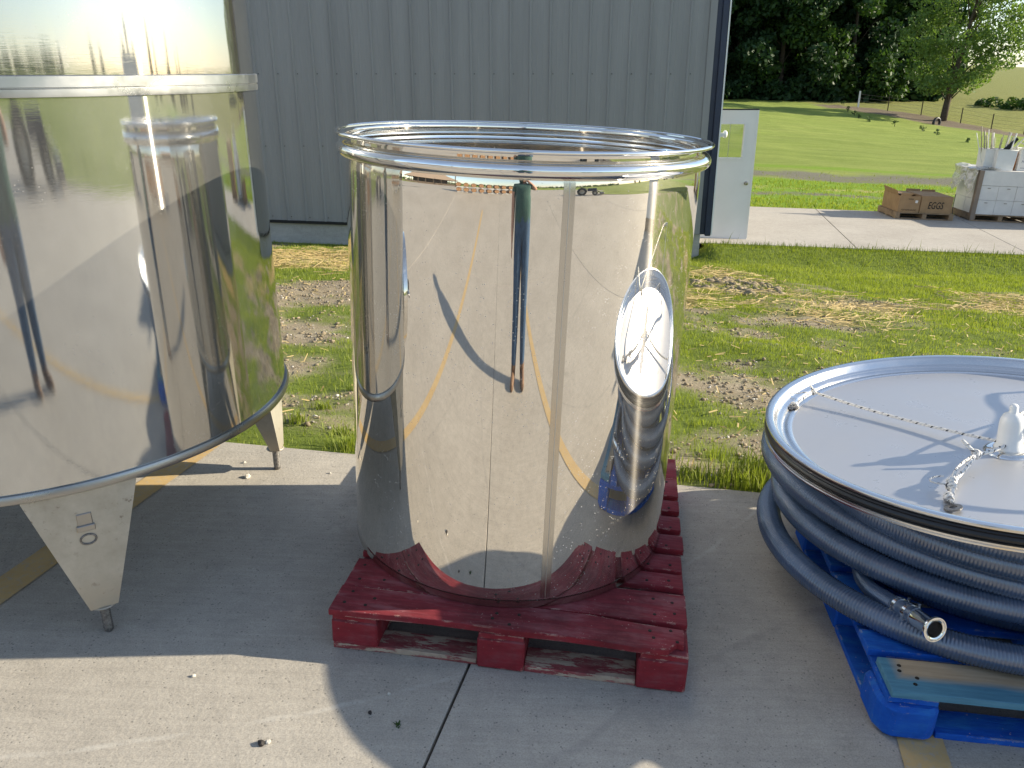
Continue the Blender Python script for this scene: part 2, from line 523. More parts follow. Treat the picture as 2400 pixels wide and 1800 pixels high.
def leaf_mat(name, c0, c1, trans=0.35):
    m, nt, b = mat(name)
    geo = nt.nodes.new("ShaderNodeNewGeometry")
    f = noise_tex(nt, 0.5, 4, 0.6)
    a = ramp(nt, geo.outputs["Random Per Island"], [(0.0, c0), (1.0, c1)])
    col = mix(nt, 0.35, a, ramp(nt, f, [(0.35, c0), (0.65, c1)]))
    setp(b, rough=0.55, spec=0.25)
    nt.links.new(col, b.inputs["Base Color"])
    out = nt.nodes["Material Output"]
    t = N(nt, "ShaderNodeBsdfTranslucent")
    nt.links.new(mix(nt, 1.0, col, (1.25, 1.3, 0.55), 'MULTIPLY'), t.inputs["Color"])
    ms = nt.nodes.new("ShaderNodeMixShader")
    ms.inputs[0].default_value = trans
    nt.links.new(b.outputs[0], ms.inputs[1])
    nt.links.new(t.outputs[0], ms.inputs[2])
    nt.links.new(ms.outputs[0], out.inputs["Surface"])
    return m
M['leaf_maple'] = leaf_mat("maple_leaf", (0.085, 0.150, 0.038), (0.17, 0.25, 0.075))
M['leaf_wood'] = leaf_mat("woodland_leaf", (0.026, 0.062, 0.016), (0.060, 0.115, 0.026), 0.28)
M['leaf_dark'] = leaf_mat("deep_woodland_leaf", (0.018, 0.045, 0.018), (0.034, 0.075, 0.026), 0.22)
M['leaf_con'] = leaf_mat("conifer_needle", (0.016, 0.040, 0.018), (0.034, 0.066, 0.030), 0.15)
M['blade'] = leaf_mat("grass_blade", (0.16, 0.215, 0.026), (0.31, 0.345, 0.072), 0.42)
M['straw'] = leaf_mat("dry_straw", (0.42, 0.31, 0.13), (0.62, 0.49, 0.25), 0.25)
M['bark'] = plain("tree_bark", (0.085, 0.066, 0.05), 0.9, 0, 0.35, 9, 0.2)
M['stone'] = plain("grey_chip_stone", (0.30, 0.275, 0.24), 0.9, 0, 0.45, 60, 0.2)
M['palestone'] = plain("pale_limestone", (0.55, 0.52, 0.46), 0.85, 0, 0.2, 60, 0.2)
M['clod'] = plain("brown_soil_clod", (0.25, 0.205, 0.14), 0.95, 0, 0.4, 40, 0.1)
M['tar'] = plain("dark_leaf_litter", (0.03, 0.026, 0.024), 0.8)

def soil_grass_mat(name, near):
    m, nt, b = mat(name)
    setp(b, rough=0.95, spec=0.1)
    L = nt.links
    def attr(n):
        a = nt.nodes.new("ShaderNodeAttribute")
        a.attribute_name = n
        return a.outputs["Fac"]
    if near:
        f = noise_tex(nt, 3, 7, 0.7)
        soil = ramp(nt, f, [(0.25, (0.19, 0.155, 0.105)), (0.55, (0.31, 0.262, 0.185)), (0.8, (0.43, 0.375, 0.285))])
        ff = noise_tex(nt, 75, 5, 0.75)
        soil = mix(nt, 0.8, soil, ramp(nt, ff, [(0.25, (0.22, 0.22, 0.22)), (0.75, (0.78, 0.78, 0.78))]), 'OVERLAY')
        g = noise_tex(nt, 40, 6, 0.75, mapping=(1, 1.6, 1))
        green = ramp(nt, g, [(0.3, (0.085, 0.125, 0.022)), (0.6, (0.155, 0.20, 0.040)), (0.8, (0.25, 0.265, 0.09))])
        s = noise_tex(nt, 45, 4, 0.7, mapping=(1.0, 5.0, 1.0))
        straw = ramp(nt, s, [(0.3, (0.22, 0.17, 0.065)), (0.7, (0.46, 0.36, 0.165))])
        gm = math_n(nt, 'ADD', attr("green"), math_n(nt, 'MULTIPLY', math_n(nt, 'SUBTRACT', ff, 0.5), 0.9))
        col = mix(nt, gray(nt, gm, 0.35, 0.65), soil, green)
        sm = math_n(nt, 'ADD', attr("straw"), math_n(nt, 'MULTIPLY', math_n(nt, 'SUBTRACT', s, 0.5), 0.8))
        col = mix(nt, gray(nt, sm, 0.4, 0.7), col, straw)
        L.new(col, b.inputs["Base Color"])
        bump(nt, b, mix(nt, 0.4, ff, f), 0.9, 0.03)
    else:
        f = noise_tex(nt, 0.35, 6, 0.65, mapping=(0.6, 1.5, 1))
        g = noise_tex(nt, 5, 6, 0.75, mapping=(0.5, 1.6, 1))
        g2 = noise_tex(nt, 26, 5, 0.75, mapping=(0.6, 1.6, 1))
        lawn = ramp(nt, f, [(0.3, (0.185, 0.245, 0.052)), (0.7, (0.255, 0.30, 0.080))])
        lawn = mix(nt, 0.55, lawn, ramp(nt, g, [(0.25, (0.32, 0.32, 0.32)), (0.75, (0.66, 0.66, 0.66))]), 'OVERLAY')
        lawn = mix(nt, 0.55, lawn, ramp(nt, g2, [(0.25, (0.30, 0.30, 0.30)), (0.75, (0.68, 0.68, 0.68))]), 'OVERLAY')
        mow = noise_tex(nt, 1.1, 5, 0.65, mapping=(0.10, 1.0, 1.0), dist=0.4)
        lawn = mix(nt, 0.6, lawn, ramp(nt, mow, [(0.3, (0.34, 0.36, 0.34)), (0.7, (0.64, 0.62, 0.60))]), 'OVERLAY')
        gr = ramp(nt, g2, [(0.3, (0.115, 0.115, 0.088)), (0.7, (0.225, 0.215, 0.165))])
        fld = ramp(nt, g, [(0.3, (0.145, 0.175, 0.045)), (0.7, (0.27, 0.26, 0.095))])
        bank = ramp(nt, g2, [(0.3, (0.10, 0.082, 0.06)), (0.7, (0.25, 0.205, 0.15))])
        bright = ramp(nt, g2, [(0.3, (0.12, 0.235, 0.02)), (0.75, (0.23, 0.33, 0.045))])
        straw = ramp(nt, g2, [(0.3, (0.25, 0.21, 0.08)), (0.7, (0.50, 0.42, 0.21))])
        wob = math_n(nt, 'MULTIPLY', math_n(nt, 'SUBTRACT', g, 0.5), 1.1)
        wob2 = math_n(nt, 'MULTIPLY', math_n(nt, 'SUBTRACT', g2, 0.5), 0.9)
        w = math_n(nt, 'ADD', wob, wob2)
        def mk(a, lo=0.4, hi=0.6):
            return gray(nt, math_n(nt, 'ADD', attr(a), w), lo, hi)
        col = mix(nt, mk("bright"), lawn, bright)
        col = mix(nt, mk("gravel"), col, gr)
        col = mix(nt, mk("strawy"), col, straw)
        col = mix(nt, mk("field", 0.4, 0.6), col, fld)
        col = mix(nt, mk("bank", 0.42, 0.58), col, bank)
        L.new(col, b.inputs["Base Color"])
        bump(nt, b, mix(nt, 0.5, g, g2), 0.8, 0.10)
    return m
M['yardsoil'] = soil_grass_mat("patchy_grass_soil", True)
M['lawn'] = soil_grass_mat("mown_lawn", False)

# ------------------------------------------------------------------ mesh helpers
class MB:
    def __init__(self):
        self.v, self.f, self.mi, self.uv = [], [], [], {}
    def box(self, x0, x1, y0, y1, z0, z1, mi=0):
        n = len(self.v)
        self.v += [(x, y, z) for z in (z0, z1) for y in (y0, y1) for x in (x0, x1)]
        for q in ((0, 2, 3, 1), (4, 5, 7, 6), (0, 1, 5, 4), (2, 6, 7, 3), (0, 4, 6, 2), (1, 3, 7, 5)):
            self.f.append(tuple(n + i for i in q)); self.mi.append(mi)
        return self
    def prism(self, pts, z0, z1, mi=0):
        """vertical prism from a CCW outline (z0/z1 may be callables of x, y)"""
        n, k = len(self.v), len(pts)
        g = lambda z, p: z(*p) if callable(z) else z
        self.v += [(p[0], p[1], g(z0, p)) for p in pts] + [(p[0], p[1], g(z1, p)) for p in pts]
        self.f.append(tuple(n + i for i in reversed(range(k)))); self.mi.append(mi)
        self.f.append(tuple(n + k + i for i in range(k))); self.mi.append(mi)
        for i in range(k):
            j = (i + 1) % k
            self.f.append((n + i, n + j, n + k + j, n + k + i)); self.mi.append(mi)
        return self
    def lathe(self, prof, seg=96, a0=0.0, a1=2 * math.pi, c=(0, 0, 0), mi=0, M4=None):
        full = abs(a1 - a0 - 2 * math.pi) < 1e-6
        n = len(self.v)
        cols = seg if full else seg + 1
        for i in range(cols):
            a = a0 + (a1 - a0) * i / seg
            for r, z in prof:
                p = Vector((c[0] + r * math.cos(a), c[1] + r * math.sin(a), c[2] + z))
                self.v.append(tuple(M4 @ p) if M4 else tuple(p))
        k = len(prof)
        for i in range(seg):
            j = (i + 1) % cols
            for q in range(k - 1):
                self.f.append((n + i * k + q, n + j * k + q, n + j * k + q + 1, n + i * k + q + 1)); self.mi.append(mi)
        return self
    def tube(self, path, rad, sides=8, caps=True, mi=0, closed=False, uv=False):
        P = np.array(path, float)
        m = len(P)
        rad = np.full(m, rad) if np.isscalar(rad) else np.array(rad, float)
        T = np.gradient(P, axis=0)
        if closed:
            T = np.roll(P, -1, 0) - np.roll(P, 1, 0)
        T /= np.maximum(np.linalg.norm(T, axis=1)[:, None], 1e-9)
        up = np.array([0, 0, 1.0]) if abs(T[0][2]) < 0.9 else np.array([1.0, 0, 0])
        n0 = len(self.v)
        u = np.cross(T[0], up); u /= np.linalg.norm(u)
        L = 0.0
        th = np.linspace(0, 2 * np.pi, sides, endpoint=False)
        for i in range(m):
            u = u - T[i] * (u @ T[i])
            u /= max(np.linalg.norm(u), 1e-9)
            w = np.cross(T[i], u)
            if i:
                L += float(np.linalg.norm(P[i] - P[i - 1]))
            ring = P[i] + rad[i] * (np.outer(np.cos(th), u) + np.outer(np.sin(th), w))
            if uv:
                for s in range(sides):
                    self.uv[len(self.v) + s] = (L, s / sides)
            self.v += [tuple(q) for q in ring]
        for i in range(m if closed else m - 1):
            a, b = n0 + i * sides, n0 + ((i + 1) % m) * sides
            for s in range(sides):
                t = (s + 1) % sides
                self.f.append((a + s, a + t, b + t, b + s)); self.mi.append(mi)
        if caps and not closed:
            self.f.append(tuple(n0 + s for s in reversed(range(sides)))); self.mi.append(mi)
            self.f.append(tuple(n0 + (m - 1) * sides + s for s in range(sides))); self.mi.append(mi)
        return self
    def ball(self, c, r, seg=10, rings=6, mi=0, sc=(1, 1, 1)):
        prof = [(max(1e-4, r * math.sin(math.pi * i / rings)), -r * math.cos(math.pi * i / rings)) for i in range(rings + 1)]
        n = len(self.v)
        self.lathe(prof, seg, mi=mi)
        for i in range(n, len(self.v)):
            x, y, z = self.v[i]
            self.v[i] = (c[0] + x * sc[0], c[1] + y * sc[1], c[2] + z * sc[2])
        return self
    def mesh(self, name, mats):
        me = bpy.data.meshes.new(name)
        me.from_pydata(self.v, [], self.f)
        for m in (mats if isinstance(mats, (list, tuple)) else [mats]):
            me.materials.append(m)
        if any(self.mi):
            me.polygons.foreach_set("material_index", self.mi)
        if self.uv:
            ul = me.uv_layers.new(name="UVMap")
            vi = np.zeros(len(me.loops), int)
            me.loops.foreach_get("vertex_index", vi)
            arr = np.array([self.uv.get(int(i), (0, 0)) for i in vi], 'f')
            ul.data.foreach_set("uv", arr.ravel())
        me.update()
        return me
    def build(self, name, mats, parent=None, smooth=False, angle=None, bevel=0.0, kind=None, mx=None):
        me = self.mesh(name, mats)
        bm = bmesh.new()
        bm.from_mesh(me)
        if smooth:
            bmesh.ops.remove_doubles(bm, verts=bm.verts, dist=1e-6)
        bmesh.ops.recalc_face_normals(bm, faces=bm.faces)
        if bevel:
            es = [e for e in bm.edges if len(e.link_faces) == 2 and e.calc_face_angle(0) > 0.6]
            bmesh.ops.bevel(bm, geom=es, offset=bevel, segments=1, affect='EDGES', clamp_overlap=True)
        bm.to_mesh(me)
        bm.free()
        if smooth:
            me.polygons.foreach_set("use_smooth", [True] * len(me.polygons))
            if angle:
                me.set_sharp_from_angle(angle=R(angle))
        return link(name, me, parent, kind, mx)

def link(name, data, parent=None, kind=None, mx=None):
    o = bpy.data.objects.new(name, data)
    COL.objects.link(o)
    if parent is not None:
        o.parent = parent
    if mx is not None:
        o.matrix_local = mx
    if kind:
        o["kind"] = kind
    return o

def thing(name, label, cat, mx=None, group=None):
    o = bpy.data.objects.new(name, None)
    o.empty_display_size = 0.1
    COL.objects.link(o)
    if mx is not None:
        o.matrix_world = mx
    return tag(o, label, cat, group)

def tag(o, label, cat, group=None):
    o["label"] = label
    o["category"] = cat
    if group:
        o["group"] = group
    return o

def dup(root, mx, label=None, group=None):
    r = root.copy(); COL.objects.link(r); r.matrix_world = mx
    if label: r["label"] = label
    if group: r["group"] = group
    for ch in list(root.children):
        c = ch.copy(); COL.objects.link(c); c.parent = r
        for g in ch.children:
            d = g.copy(); COL.objects.link(d); d.parent = c
    return r

def fast_mesh(name, V, F, mats, parent=None, kind=None, smooth=False, attrs=None, mx=None):
    """numpy verts (n,3) and faces (m,k) to one mesh object"""
    V = np.asarray(V, 'f'); F = np.asarray(F, 'i')
    k = F.shape[1]
    me = bpy.data.meshes.new(name)
    me.vertices.add(len(V)); me.vertices.foreach_set("co", V.ravel())
    me.loops.add(F.size); me.loops.foreach_set("vertex_index", F.ravel())
    me.polygons.add(len(F))
    me.polygons.foreach_set("loop_start", np.arange(0, F.size, k, dtype='i'))
    me.polygons.foreach_set("loop_total", np.full(len(F), k, 'i'))
    if smooth:
        me.polygons.foreach_set("use_smooth", np.ones(len(F), bool))
    for m in (mats if isinstance(mats, (list, tuple)) else [mats]):
        me.materials.append(m)
    for an, av in (attrs or {}).items():
        a = me.attributes.new(an, 'FLOAT', 'POINT')
        a.data.foreach_set("value", np.asarray(av, 'f'))
    me.update(calc_edges=True)
    return link(name, me, parent, kind, mx)

TILT = Matrix.Rotation(-math.atan(SX), 4, 'Y')
def on_ground(x, y, dz=0.0, yaw=0.0, tilt=True):
    """pose on the concrete apron"""
    b = Matrix.Translation((x, y, SX * max(-12, min(12, x))))
    if tilt:
        b = b @ TILT
    return b @ Matrix.Translation((0, 0, dz)) @ Matrix.Rotation(yaw, 4, 'Z')

def fbm(x, y, s, o=4, seed=0.0):
    return noise.fractal(Vector((x * s + seed, y * s - seed * 0.7, seed)), 1.0, 2.1, o)

# ------------------------------------------------------------------ terrain
def yard_edge(x):                       # lawn-side edge of the concrete apron
    return 3.176 - 0.136 * (x - 0.05)

def z_yard(x):
    return SX * max(-12.0, min(12.0, x))

def z_walk(x):
    return -1.022 - 0.0372 * max(-2.0, x)

def z_near(x, y):                        # the strip of rough grass between apron and building
    e = yard_edge(x)
    t = max(0.0, min(1.0, (y - e) / (13.7 - e)))
    far = -1.25 - 0.045 * max(-6.0, min(12.0, x))
    z = z_yard(x) - 0.012 + (far - z_yard(x)) * (t ** 1.08)
    if x > 2.9:                          # low bank up to the side walk
        k = max(0.0, min(1.0, (y - 12.9) / 0.95)) * min(1.0, (x - 2.9) / 0.5)
        k = k * k * (3 - 2 * k)
        z = z * (1 - k) + (z_walk(x) - 0.015) * k
    return z

ZL = ([13.9, 18.4, 40, 95, 110, 200, 400, 900], [-1.17, -1.32, -1.5, -1.66, -1.2, 2, 6, 12])
ZR = ([13.9, 18.4, 40, 70, 78, 90, 130, 200, 400, 900], [-1.35, -1.47, -2.4, -3.7, -3.9, -2.6, -1.6, 0.1, 1.5, 3])
def z_far(x, y):
    yy = max(13.9, y)
    zl, zr = np.interp(yy, *ZL), np.interp(yy, *ZR)
    u = max(0.0, min(0.8, x / yy))
    return float(zl + (zr - zl) * (u - 0.27) / 0.34)

def z_side(x, y):                        # everything off to the right, left and behind
    base = z_yard(x)
    d = max(0.0, x - 14.0)
    base += -0.35 * min(1.0, d / 10) + 1.1 * max(0.0, min(1.0, (d - 18) / 90.0)) ** 1.4
    if x < -30:
        base += 0.3
    b = max(0.0, -y - 45.0)
    base += 0.8 * min(1.0, b / 90.0)
    return base

def z_land(x, y):
    if y >= 18.4:
        return z_far(x, y)
    k = max(0.0, min(1.0, (y - 5.0) / 13.4))
    k = k * k * (3 - 2 * k)
    return z_side(x, y) * (1 - k) + z_far(x, 18.4) * k

FENCE = [(35.8, 90.0), (37.6, 87.0), (39.6, 84.0), (41.8, 80.6), (45.2, 76.0), (50.0, 70.0), (58.0, 61.0)]
def fence_side(x, y):
    """signed distance: positive on the field side of the fence line"""
    best = 1e9; sg = 1
    for (ax, ay), (bx, by) in zip(FENCE[:-1], FENCE[1:]):
        dx, dy = bx - ax, by - ay
        t = max(0.0, min(1.0, ((x - ax) * dx + (y - ay) * dy) / (dx * dx + dy * dy)))
        qx, qy = ax + t * dx, ay + t * dy
        d = math.hypot(x - qx, y - qy)
        if d < best:
            best = d
            sg = 1 if (dx * (y - ay) - dy * (x - ax)) > 0 else -1
    return best * sg

def axis(knots):
    out = [knots[0][0]]
    for (a, _), (b, st) in zip(knots[:-1], knots[1:]):
        n = max(1, int(round((b - a) / st)))
        out += [a + (b - a) * (i + 1) / n for i in range(n)]
    return out

gx = axis([(-700, 0), (-120, 60), (-30, 10), (2, 4), (22, .45), (64, 1.1), (130, 6), (800, 70)])
gy = axis([(-800, 0), (-150, 65), (-50, 12), (2, 5), (18.4, 1.7), (32, .4), (70, 1.2), (112, 1.2), (200, 9), (900, 90)])
Vt, at = [], {k: [] for k in ("gravel", "field", "bank", "bright", "strawy")}
for y in gy:
    for x in gx:
        inside = (-40.0 < x < 12.2 and -44 < y < yard_edge(max(-12, min(14, x))) + 0.3) or (-40 < x < 16.0 and 0 < y < 13.85)
        inside = inside or (12 <= x < 36 and -44 < y < -5 and x < -y + 10)
        inside = inside or (2.6 < x < 60 and 13.5 < y < 18.39) or (-16 < x < 3.2 and y < 40 and y > 13)
        z = z_land(x, y)
        if inside:
            z = min(z, z_near(max(-6, min(12, x)), max(3.2, min(13.7, y)))) - 0.35 if y > 2 else z - 0.25
        elif 18 < y < 120:
            z += (0.05 + 0.09 * max(0.0, min(1.0, (y - 30) / 20))) * fbm(x, y, 0.35, 3) * min(1.0, (y - 18) / 4)
        Vt.append((x, y, z))
        wob = 0.35 * fbm(x, y, 0.5, 3, 3.1)
        g1 = max(0.0, 1 - abs(y - 26.2 - 0.03 * x - wob) / 2.6) * (1.0 if x > 3 else 0)
        g2 = max(0.0, 1 - abs(y - 21.6 - wob) / 1.2) * 0.72 * (1.0 if x < 9.5 else 0.8)
        on = 1.0 if 18 < y < 120 and x > 2 else 0.0
        at["gravel"].append((g1 * .95 + g2) * on * (0.9 + 0.5 * fbm(x, y, .8, 3, 8.0)))
        at["strawy"].append(on * max(0.0, 1 - abs(y - 23.0 - 2 * wob) / 1.0) * 0.52 + on * max(0, 1 - abs(y - 19.2) / 1.0) * 0.35)
        at["bright"].append(on * (0.8 if y < 24.8 else max(0, 0.7 - abs(y - 29.0) / 2.0)))
        fs = fence_side(x, y)
        at["field"].append(1.0 if (fs > 0 and on and x > 30) else (1.0 if y >= 120 and x > 30 else 0.0))
        at["bank"].append(max(0.0, min(1.0, 1.2 - abs(fs + 2.0) / 3.4)) if (on and x > 30) else 0.0)
nx = len(gx)
Ft = [(j * nx + i, j * nx + i + 1, (j + 1) * nx + i + 1, (j + 1) * nx + i) for j in range(len(gy) - 1) for i in range(nx - 1)]
fast_mesh("terrain", Vt, Ft, M['lawn'], kind="structure", smooth=True, attrs=at)

# rough grass strip
def green_mask(x, y):
    e = yard_edge(x)
    d = y - e
    n = 0.55 * fbm(x, y * 1.6, 0.75, 5, 1.7) + 0.35 * fbm(x, y * 1.8, 2.6, 4, 5.2)
    if x > 0.6:
        base = np.interp(d, [0, .25, .7, 1.6, 2.6, 4.0, 5.5, 8.0, 9.4, 11], [.72, .52, .44, .52, .58, .62, .62, .64, .78, .92])
        if x < 1.9 and d > 4: base -= 0.25
    else:
        base = np.interp(d, [0, .3, .8, 2.0, 4.2, 5.3, 5.9, 6.6, 9.5, 11], [.52, .46, .40, .36, .36, .42, .85, .60, .70, .60])
    return max(0.0, min(1.0, base + .07 + n * 0.9))

def straw_mask(x, y):
    n = 0.5 * fbm(x, y * 2.2, 1.3, 4, 9.3)
    if x > 0.6:
        s = max(0, 1 - abs(y - 8.8 - 0.15 * (x - 3) - 1.1 * fbm(x, y, .5, 2)) / 1.4) * 0.46
        s += max(0, 1 - math.hypot((x - 2.7) / 1.0, (y - 11.2) / 1.5)) * 0.75
        s += max(0, 1 - math.hypot((x - 6.3) / 1.2, (y - 9.6) / 1.0)) * 0.8
    else:
        s = max(0, 1 - abs(y - 11.0) / 1.9) * 1.25
    return max(0.0, min(1.0, s + n * 1.0 if s > 0.05 else 0.0))

def rough(x, y):
    return 0.045 * fbm(x, y, 1.1, 4, 2.2) + 0.02 * fbm(x, y, 5.0, 3, 4.4)

lx = axis([(-14, 0), (-6, 1.0), (10, .10), (16, .8)])
lt = axis([(0, 0), (0.16, .012), (1, .018)])
Vn, an = [], {"green": [], "straw": []}
for t in lt:
    for x in lx:
        e = yard_edge(x)
        yend = 13.94 if x > 3.05 else 13.74
        y = e + (yend - e) * t
        d = y - e
        amp = min(1.0, d / 0.3) * (1.0 if y < 13 else max(0.15, (13.9 - y)))
        Vn.append((x, y, z_near(x, y) + rough(x, y) * amp))
        an["green"].append(green_mask(x, y)); an["straw"].append(straw_mask(x, y))
nx = len(lx)
Fn = [(j * nx + i, j * nx + i + 1, (j + 1) * nx + i + 1, (j + 1) * nx + i) for j in range(len(lt) - 1) for i in range(nx - 1)]
fast_mesh("rough_ground", Vn, Fn, M['yardsoil'], kind="structure", smooth=True, attrs=an)

def zn(x, y):
    d = y - yard_edge(x)
    amp = min(1.0, d / 0.3) * (1.0 if y < 13 else max(0.15, (13.9 - y)))
    return z_near(x, y) + rough(x, y) * amp

# ------------------------------------------------------------------ concrete yard (slabs with open joints)
UX, UY = Vector((1, -0.136)), Vector((0.245, 1.0))       # edge direction, joint direction
yard = link("concrete_yard", MB().prism([(-42, -44), (-12, -44), (12.0, -44), (12.2, 1.53), (-11, 4.67), (-42, 8.9)], lambda x, y: z_yard(x) - 0.5, lambda x, y: z_yard(x) - 0.022).mesh("concrete_yard", M['gap']), None, "structure")
O = Vector((-0.125 - 0.245 * (1.925), 0.0))               # joint line passes here at y = 0
def slab_pt(u, v):                                        # u along the edge, v back from the edge
    # joint lines: x = O.x + u + 0.245*y ; rows parallel to the edge, offset v metres
    # solve y = 3.176 - .136 (x - .05) - v
    x = (O.x + u + 0.245 * (3.1828 - v)) / (1 + 0.245 * 0.136)
    y = 3.1828 - 0.136 * x - v
    return (x, y)
us = [-40, -27.3, -22.75, -18.2, -13.65, -9.1, -4.55, 0.0, 4.55, 9.1, 13.2, 17.8, 22.4, 27, 31.6]
vs = [0.0, 5.6, 11.2, 16.8, 22.4, 28, 33.6, 39.2, 46]
for i in range(len(us) - 1):
    for j in range(len(vs) - 1):
        if us[i] > 10 and (vs[j] < 11 or us[i] > vs[j] + 6): continue
        g = 0.004
        pts = [slab_pt(us[i] + g, vs[j + 1] - g), slab_pt(us[i + 1] - g, vs[j + 1] - g), slab_pt(us[i + 1] - g, vs[j] + (g if j else 0)), slab_pt(us[i] + g, vs[j] + (g if j else 0))]
        MB().prism(pts, lambda x, y: z_yard(x) - 0.14, lambda x, y: z_yard(x)).build("concrete_slab", M['concrete'], yard, bevel=0.003)

def paint_strip(p, q, w):
    p, q = Vector(p), Vector(q)
    n = (q - p).normalized()
    s = Vector((-n.y, n.x)) * w / 2
    pts = [p - s, q - s, q + s, p + s]
    m = MB()
    steps = 14
    for i in range(steps):
        a, b = p + (q - p) * (i / steps), p + (q - p) * ((i + 1) / steps)
        k = len(m.v)
        for c in (a - s, b - s, b + s, a + s):
            m.v.append((c.x, c.y, z_yard(c.x) + 0.003))
        m.f.append((k, k + 1, k + 2, k + 3)); m.mi.append(0)
    return m.build("yellow_paint_line", M['yellow'], yard)
paint_strip((-1.345, 3.33), (-3.45, -5.3), 0.115)
paint_strip((1.36, 2.95), (-0.55, -5.3), 0.118)

# side walk past the door
walk = link("side_walk", MB().prism([(3.0, 13.95), (40, 13.95), (40, 18.40), (3.0, 18.40)], lambda x, y: z_walk(x) - 0.4, lambda x, y: z_walk(x) - 0.02).mesh("side_walk", M['gap']), None, "structure")
js = [2.7, 5.87, 8.85, 11.9, 14.9, 18.0, 21.0, 30, 40]
for a, b in zip(js[:-1], js[1:]):
    g = 0.006
    y0, y1 = 13.95, 18.40
    pts = [(max(3.18, a + g), y0), (b - g, y0), (b + .83 - g, y1), (max(3.18, a + .83 + g), y1)]
    MB().prism(pts, lambda x, y: z_walk(x) - 0.15, lambda x, y: z_walk(x)).build("concrete_slab", M['walk'], walk, bevel=0.004)

# ------------------------------------------------------------------ building
WY, WX = 13.7, 3.14                    # front wall plane, right-hand corner
XL = -13.9
bld = thing("metal_building", "grey ribbed metal-clad building behind the steel tanks", "building", Matrix.Translation((0, 0, 0)))
def z_sid(x): return -0.85 - 0.035 * x
TOP = 5.2
pan_w = 0.915
np_ = int((WX - 0.14 - XL) / pan_w) + 1
for i in range(np_):
    x1 = WX - 0.14 - i * pan_w
    x0 = max(XL, x1 - pan_w)
    # trapezoid ribs at 0.305 pitch, low minor ribs between
    xs, ys = [], []
    for k in range(3):
        b = x1 - (k + 1) * 0.305
        for dx, dy in ((0.0, 0.0), (0.016, -0.020), (0.038, -0.020), (0.054, 0.0), (0.125, 0.0), (0.131, -0.003), (0.141, -0.003), (0.147, 0), (0.215, 0), (0.221, -0.003), (0.231, -0.003), (0.237, 0)):
            xs.append(b + dx); ys.append(WY + dy)
    o = sorted(zip(xs, ys)) + [(x1, WY)]
    m = MB()
    for x, y in o:
        m.v += [(x, y, z_sid(x)), (x, y, TOP)]
    for k in range(len(o) - 1):
        m.f.append((2 * k, 2 * k + 2, 2 * k + 3, 2 * k + 1)); m.mi.append(0)
    k = len(m.v)
    m.build("siding_panel", M['siding'], bld)
    # foundation behind/below each bay is one wall (below)
# screws: small, one joined part
sm = MB()
for row in (1.54, 0.459, 2.6, 3.7):
    for k in range(54):
        x = WX - 0.14 - k * 0.305 - 0.305 + 0.075
        if x > XL:
            sm.lathe([(0.0005, -0.012), (0.007, -0.008), (0.009, 0.0)], 6, c=(0, 0, 0), M4=Matrix.Translation((x, WY - 0.004, row)) @ Matrix.Rotation(R(90), 4, 'X') @ Matrix.Scale(-1, 4, (0, 0, 1)))
for k in range(54):
    x = WX - 0.14 - k * 0.305 - 0.305 + 0.075
    if x > XL:
        sm.lathe([(0.0005, -0.012), (0.007, -0.008), (0.009, 0.0)], 6, M4=Matrix.Translation((x, WY - 0.004, z_sid(x) + 0.06)) @ Matrix.Rotation(R(90), 4, 'X') @ Matrix.Scale(-1, 4, (0, 0, 1)))
sm.build("screw_heads", M['screw'], bld, kind="stuff")
MB().prism([(XL, WY + 0.02), (WX - .01, WY + 0.02), (WX - .01, WY + 0.25), (XL, WY + 0.25)], lambda x, y: z_near(x, WY) - 0.5, lambda x, y: z_sid(x) + 0.01).build("foundation", M['found'], bld)
MB().prism([(XL, WY - 0.024), (WX - 0.16, WY - 0.024), (WX - 0.16, WY + 0.019), (XL, WY + 0.019)], lambda x, y: z_sid(x) - 0.045, lambda x, y: z_sid(x) - 0.001).build("base_trim", M['darktrim'], bld)
# corner: grey jamb strip, navy reveal, navy flashing, sunlit edge painted as a white strip
MB().box(WX - 0.139, WX - 0.03, WY - 0.022, WY + 0.02, z_sid(WX), TOP).build("corner_trim", M['siding'], bld, bevel=0.004)
MB().box(WX - 0.029, WX + 0.055, WY + 0.015, WY + 0.10, z_sid(WX) + 0.0, TOP).build("corner_reveal", M['trim'], bld)
MB().box(WX + 0.056, WX + 0.150, WY - 0.030, WY + 0.06, z_sid(WX) - 0.02, TOP).build("downspout", M['trim'], bld, bevel=0.01)
MB().box(WX + 0.151, WX + 0.172, WY - 0.034, WY + 0.06, z_sid(WX) - 0.0, TOP).build("sunlit_edge_strip", M['whitetrim'], bld)
MB().box(WX - 0.02, WX + 0.02, WY + 0.26, WY + 14, -1.02, TOP).build("side_wall", M['siding'], bld)
MB().box(WX - 0.06, WX + 0.03, WY + 0.255, WY + 14, -1.5, -1.021).build("side_foundation", M['found'], bld)
MB().box(XL, XL + 0.06, WY + 0.26, WY + 14, -1.5, TOP).build("side_wall", M['siding'], bld)
MB().box(XL, WX, WY + 14.0, WY + 14.06, -1.5, TOP).build("rear_wall", M['siding'], bld)
rm = MB()
k = [(XL - .3, WY - .25, TOP), (WX + .3, WY - .25, TOP), (WX + .3, WY + 7, TOP + 2.0), (XL - .3, WY + 7, TOP + 2.0), (XL - .3, WY + 14.3, TOP), (WX + .3, WY + 14.3, TOP)]
rm.v = k + [(x, y, z + .08) for x, y, z in k]
rm.f = [(0, 3, 2, 1), (3, 4, 5, 2), (6, 7, 8, 9), (9, 8, 11, 10), (0, 1, 7, 6), (4, 10, 11, 5), (1, 2, 8, 7), (2, 5, 11, 8), (0, 6, 9, 3), (3, 9, 10, 4)]
rm.mi = [0] * 10
rm.build("roof", M['trim'], bld)
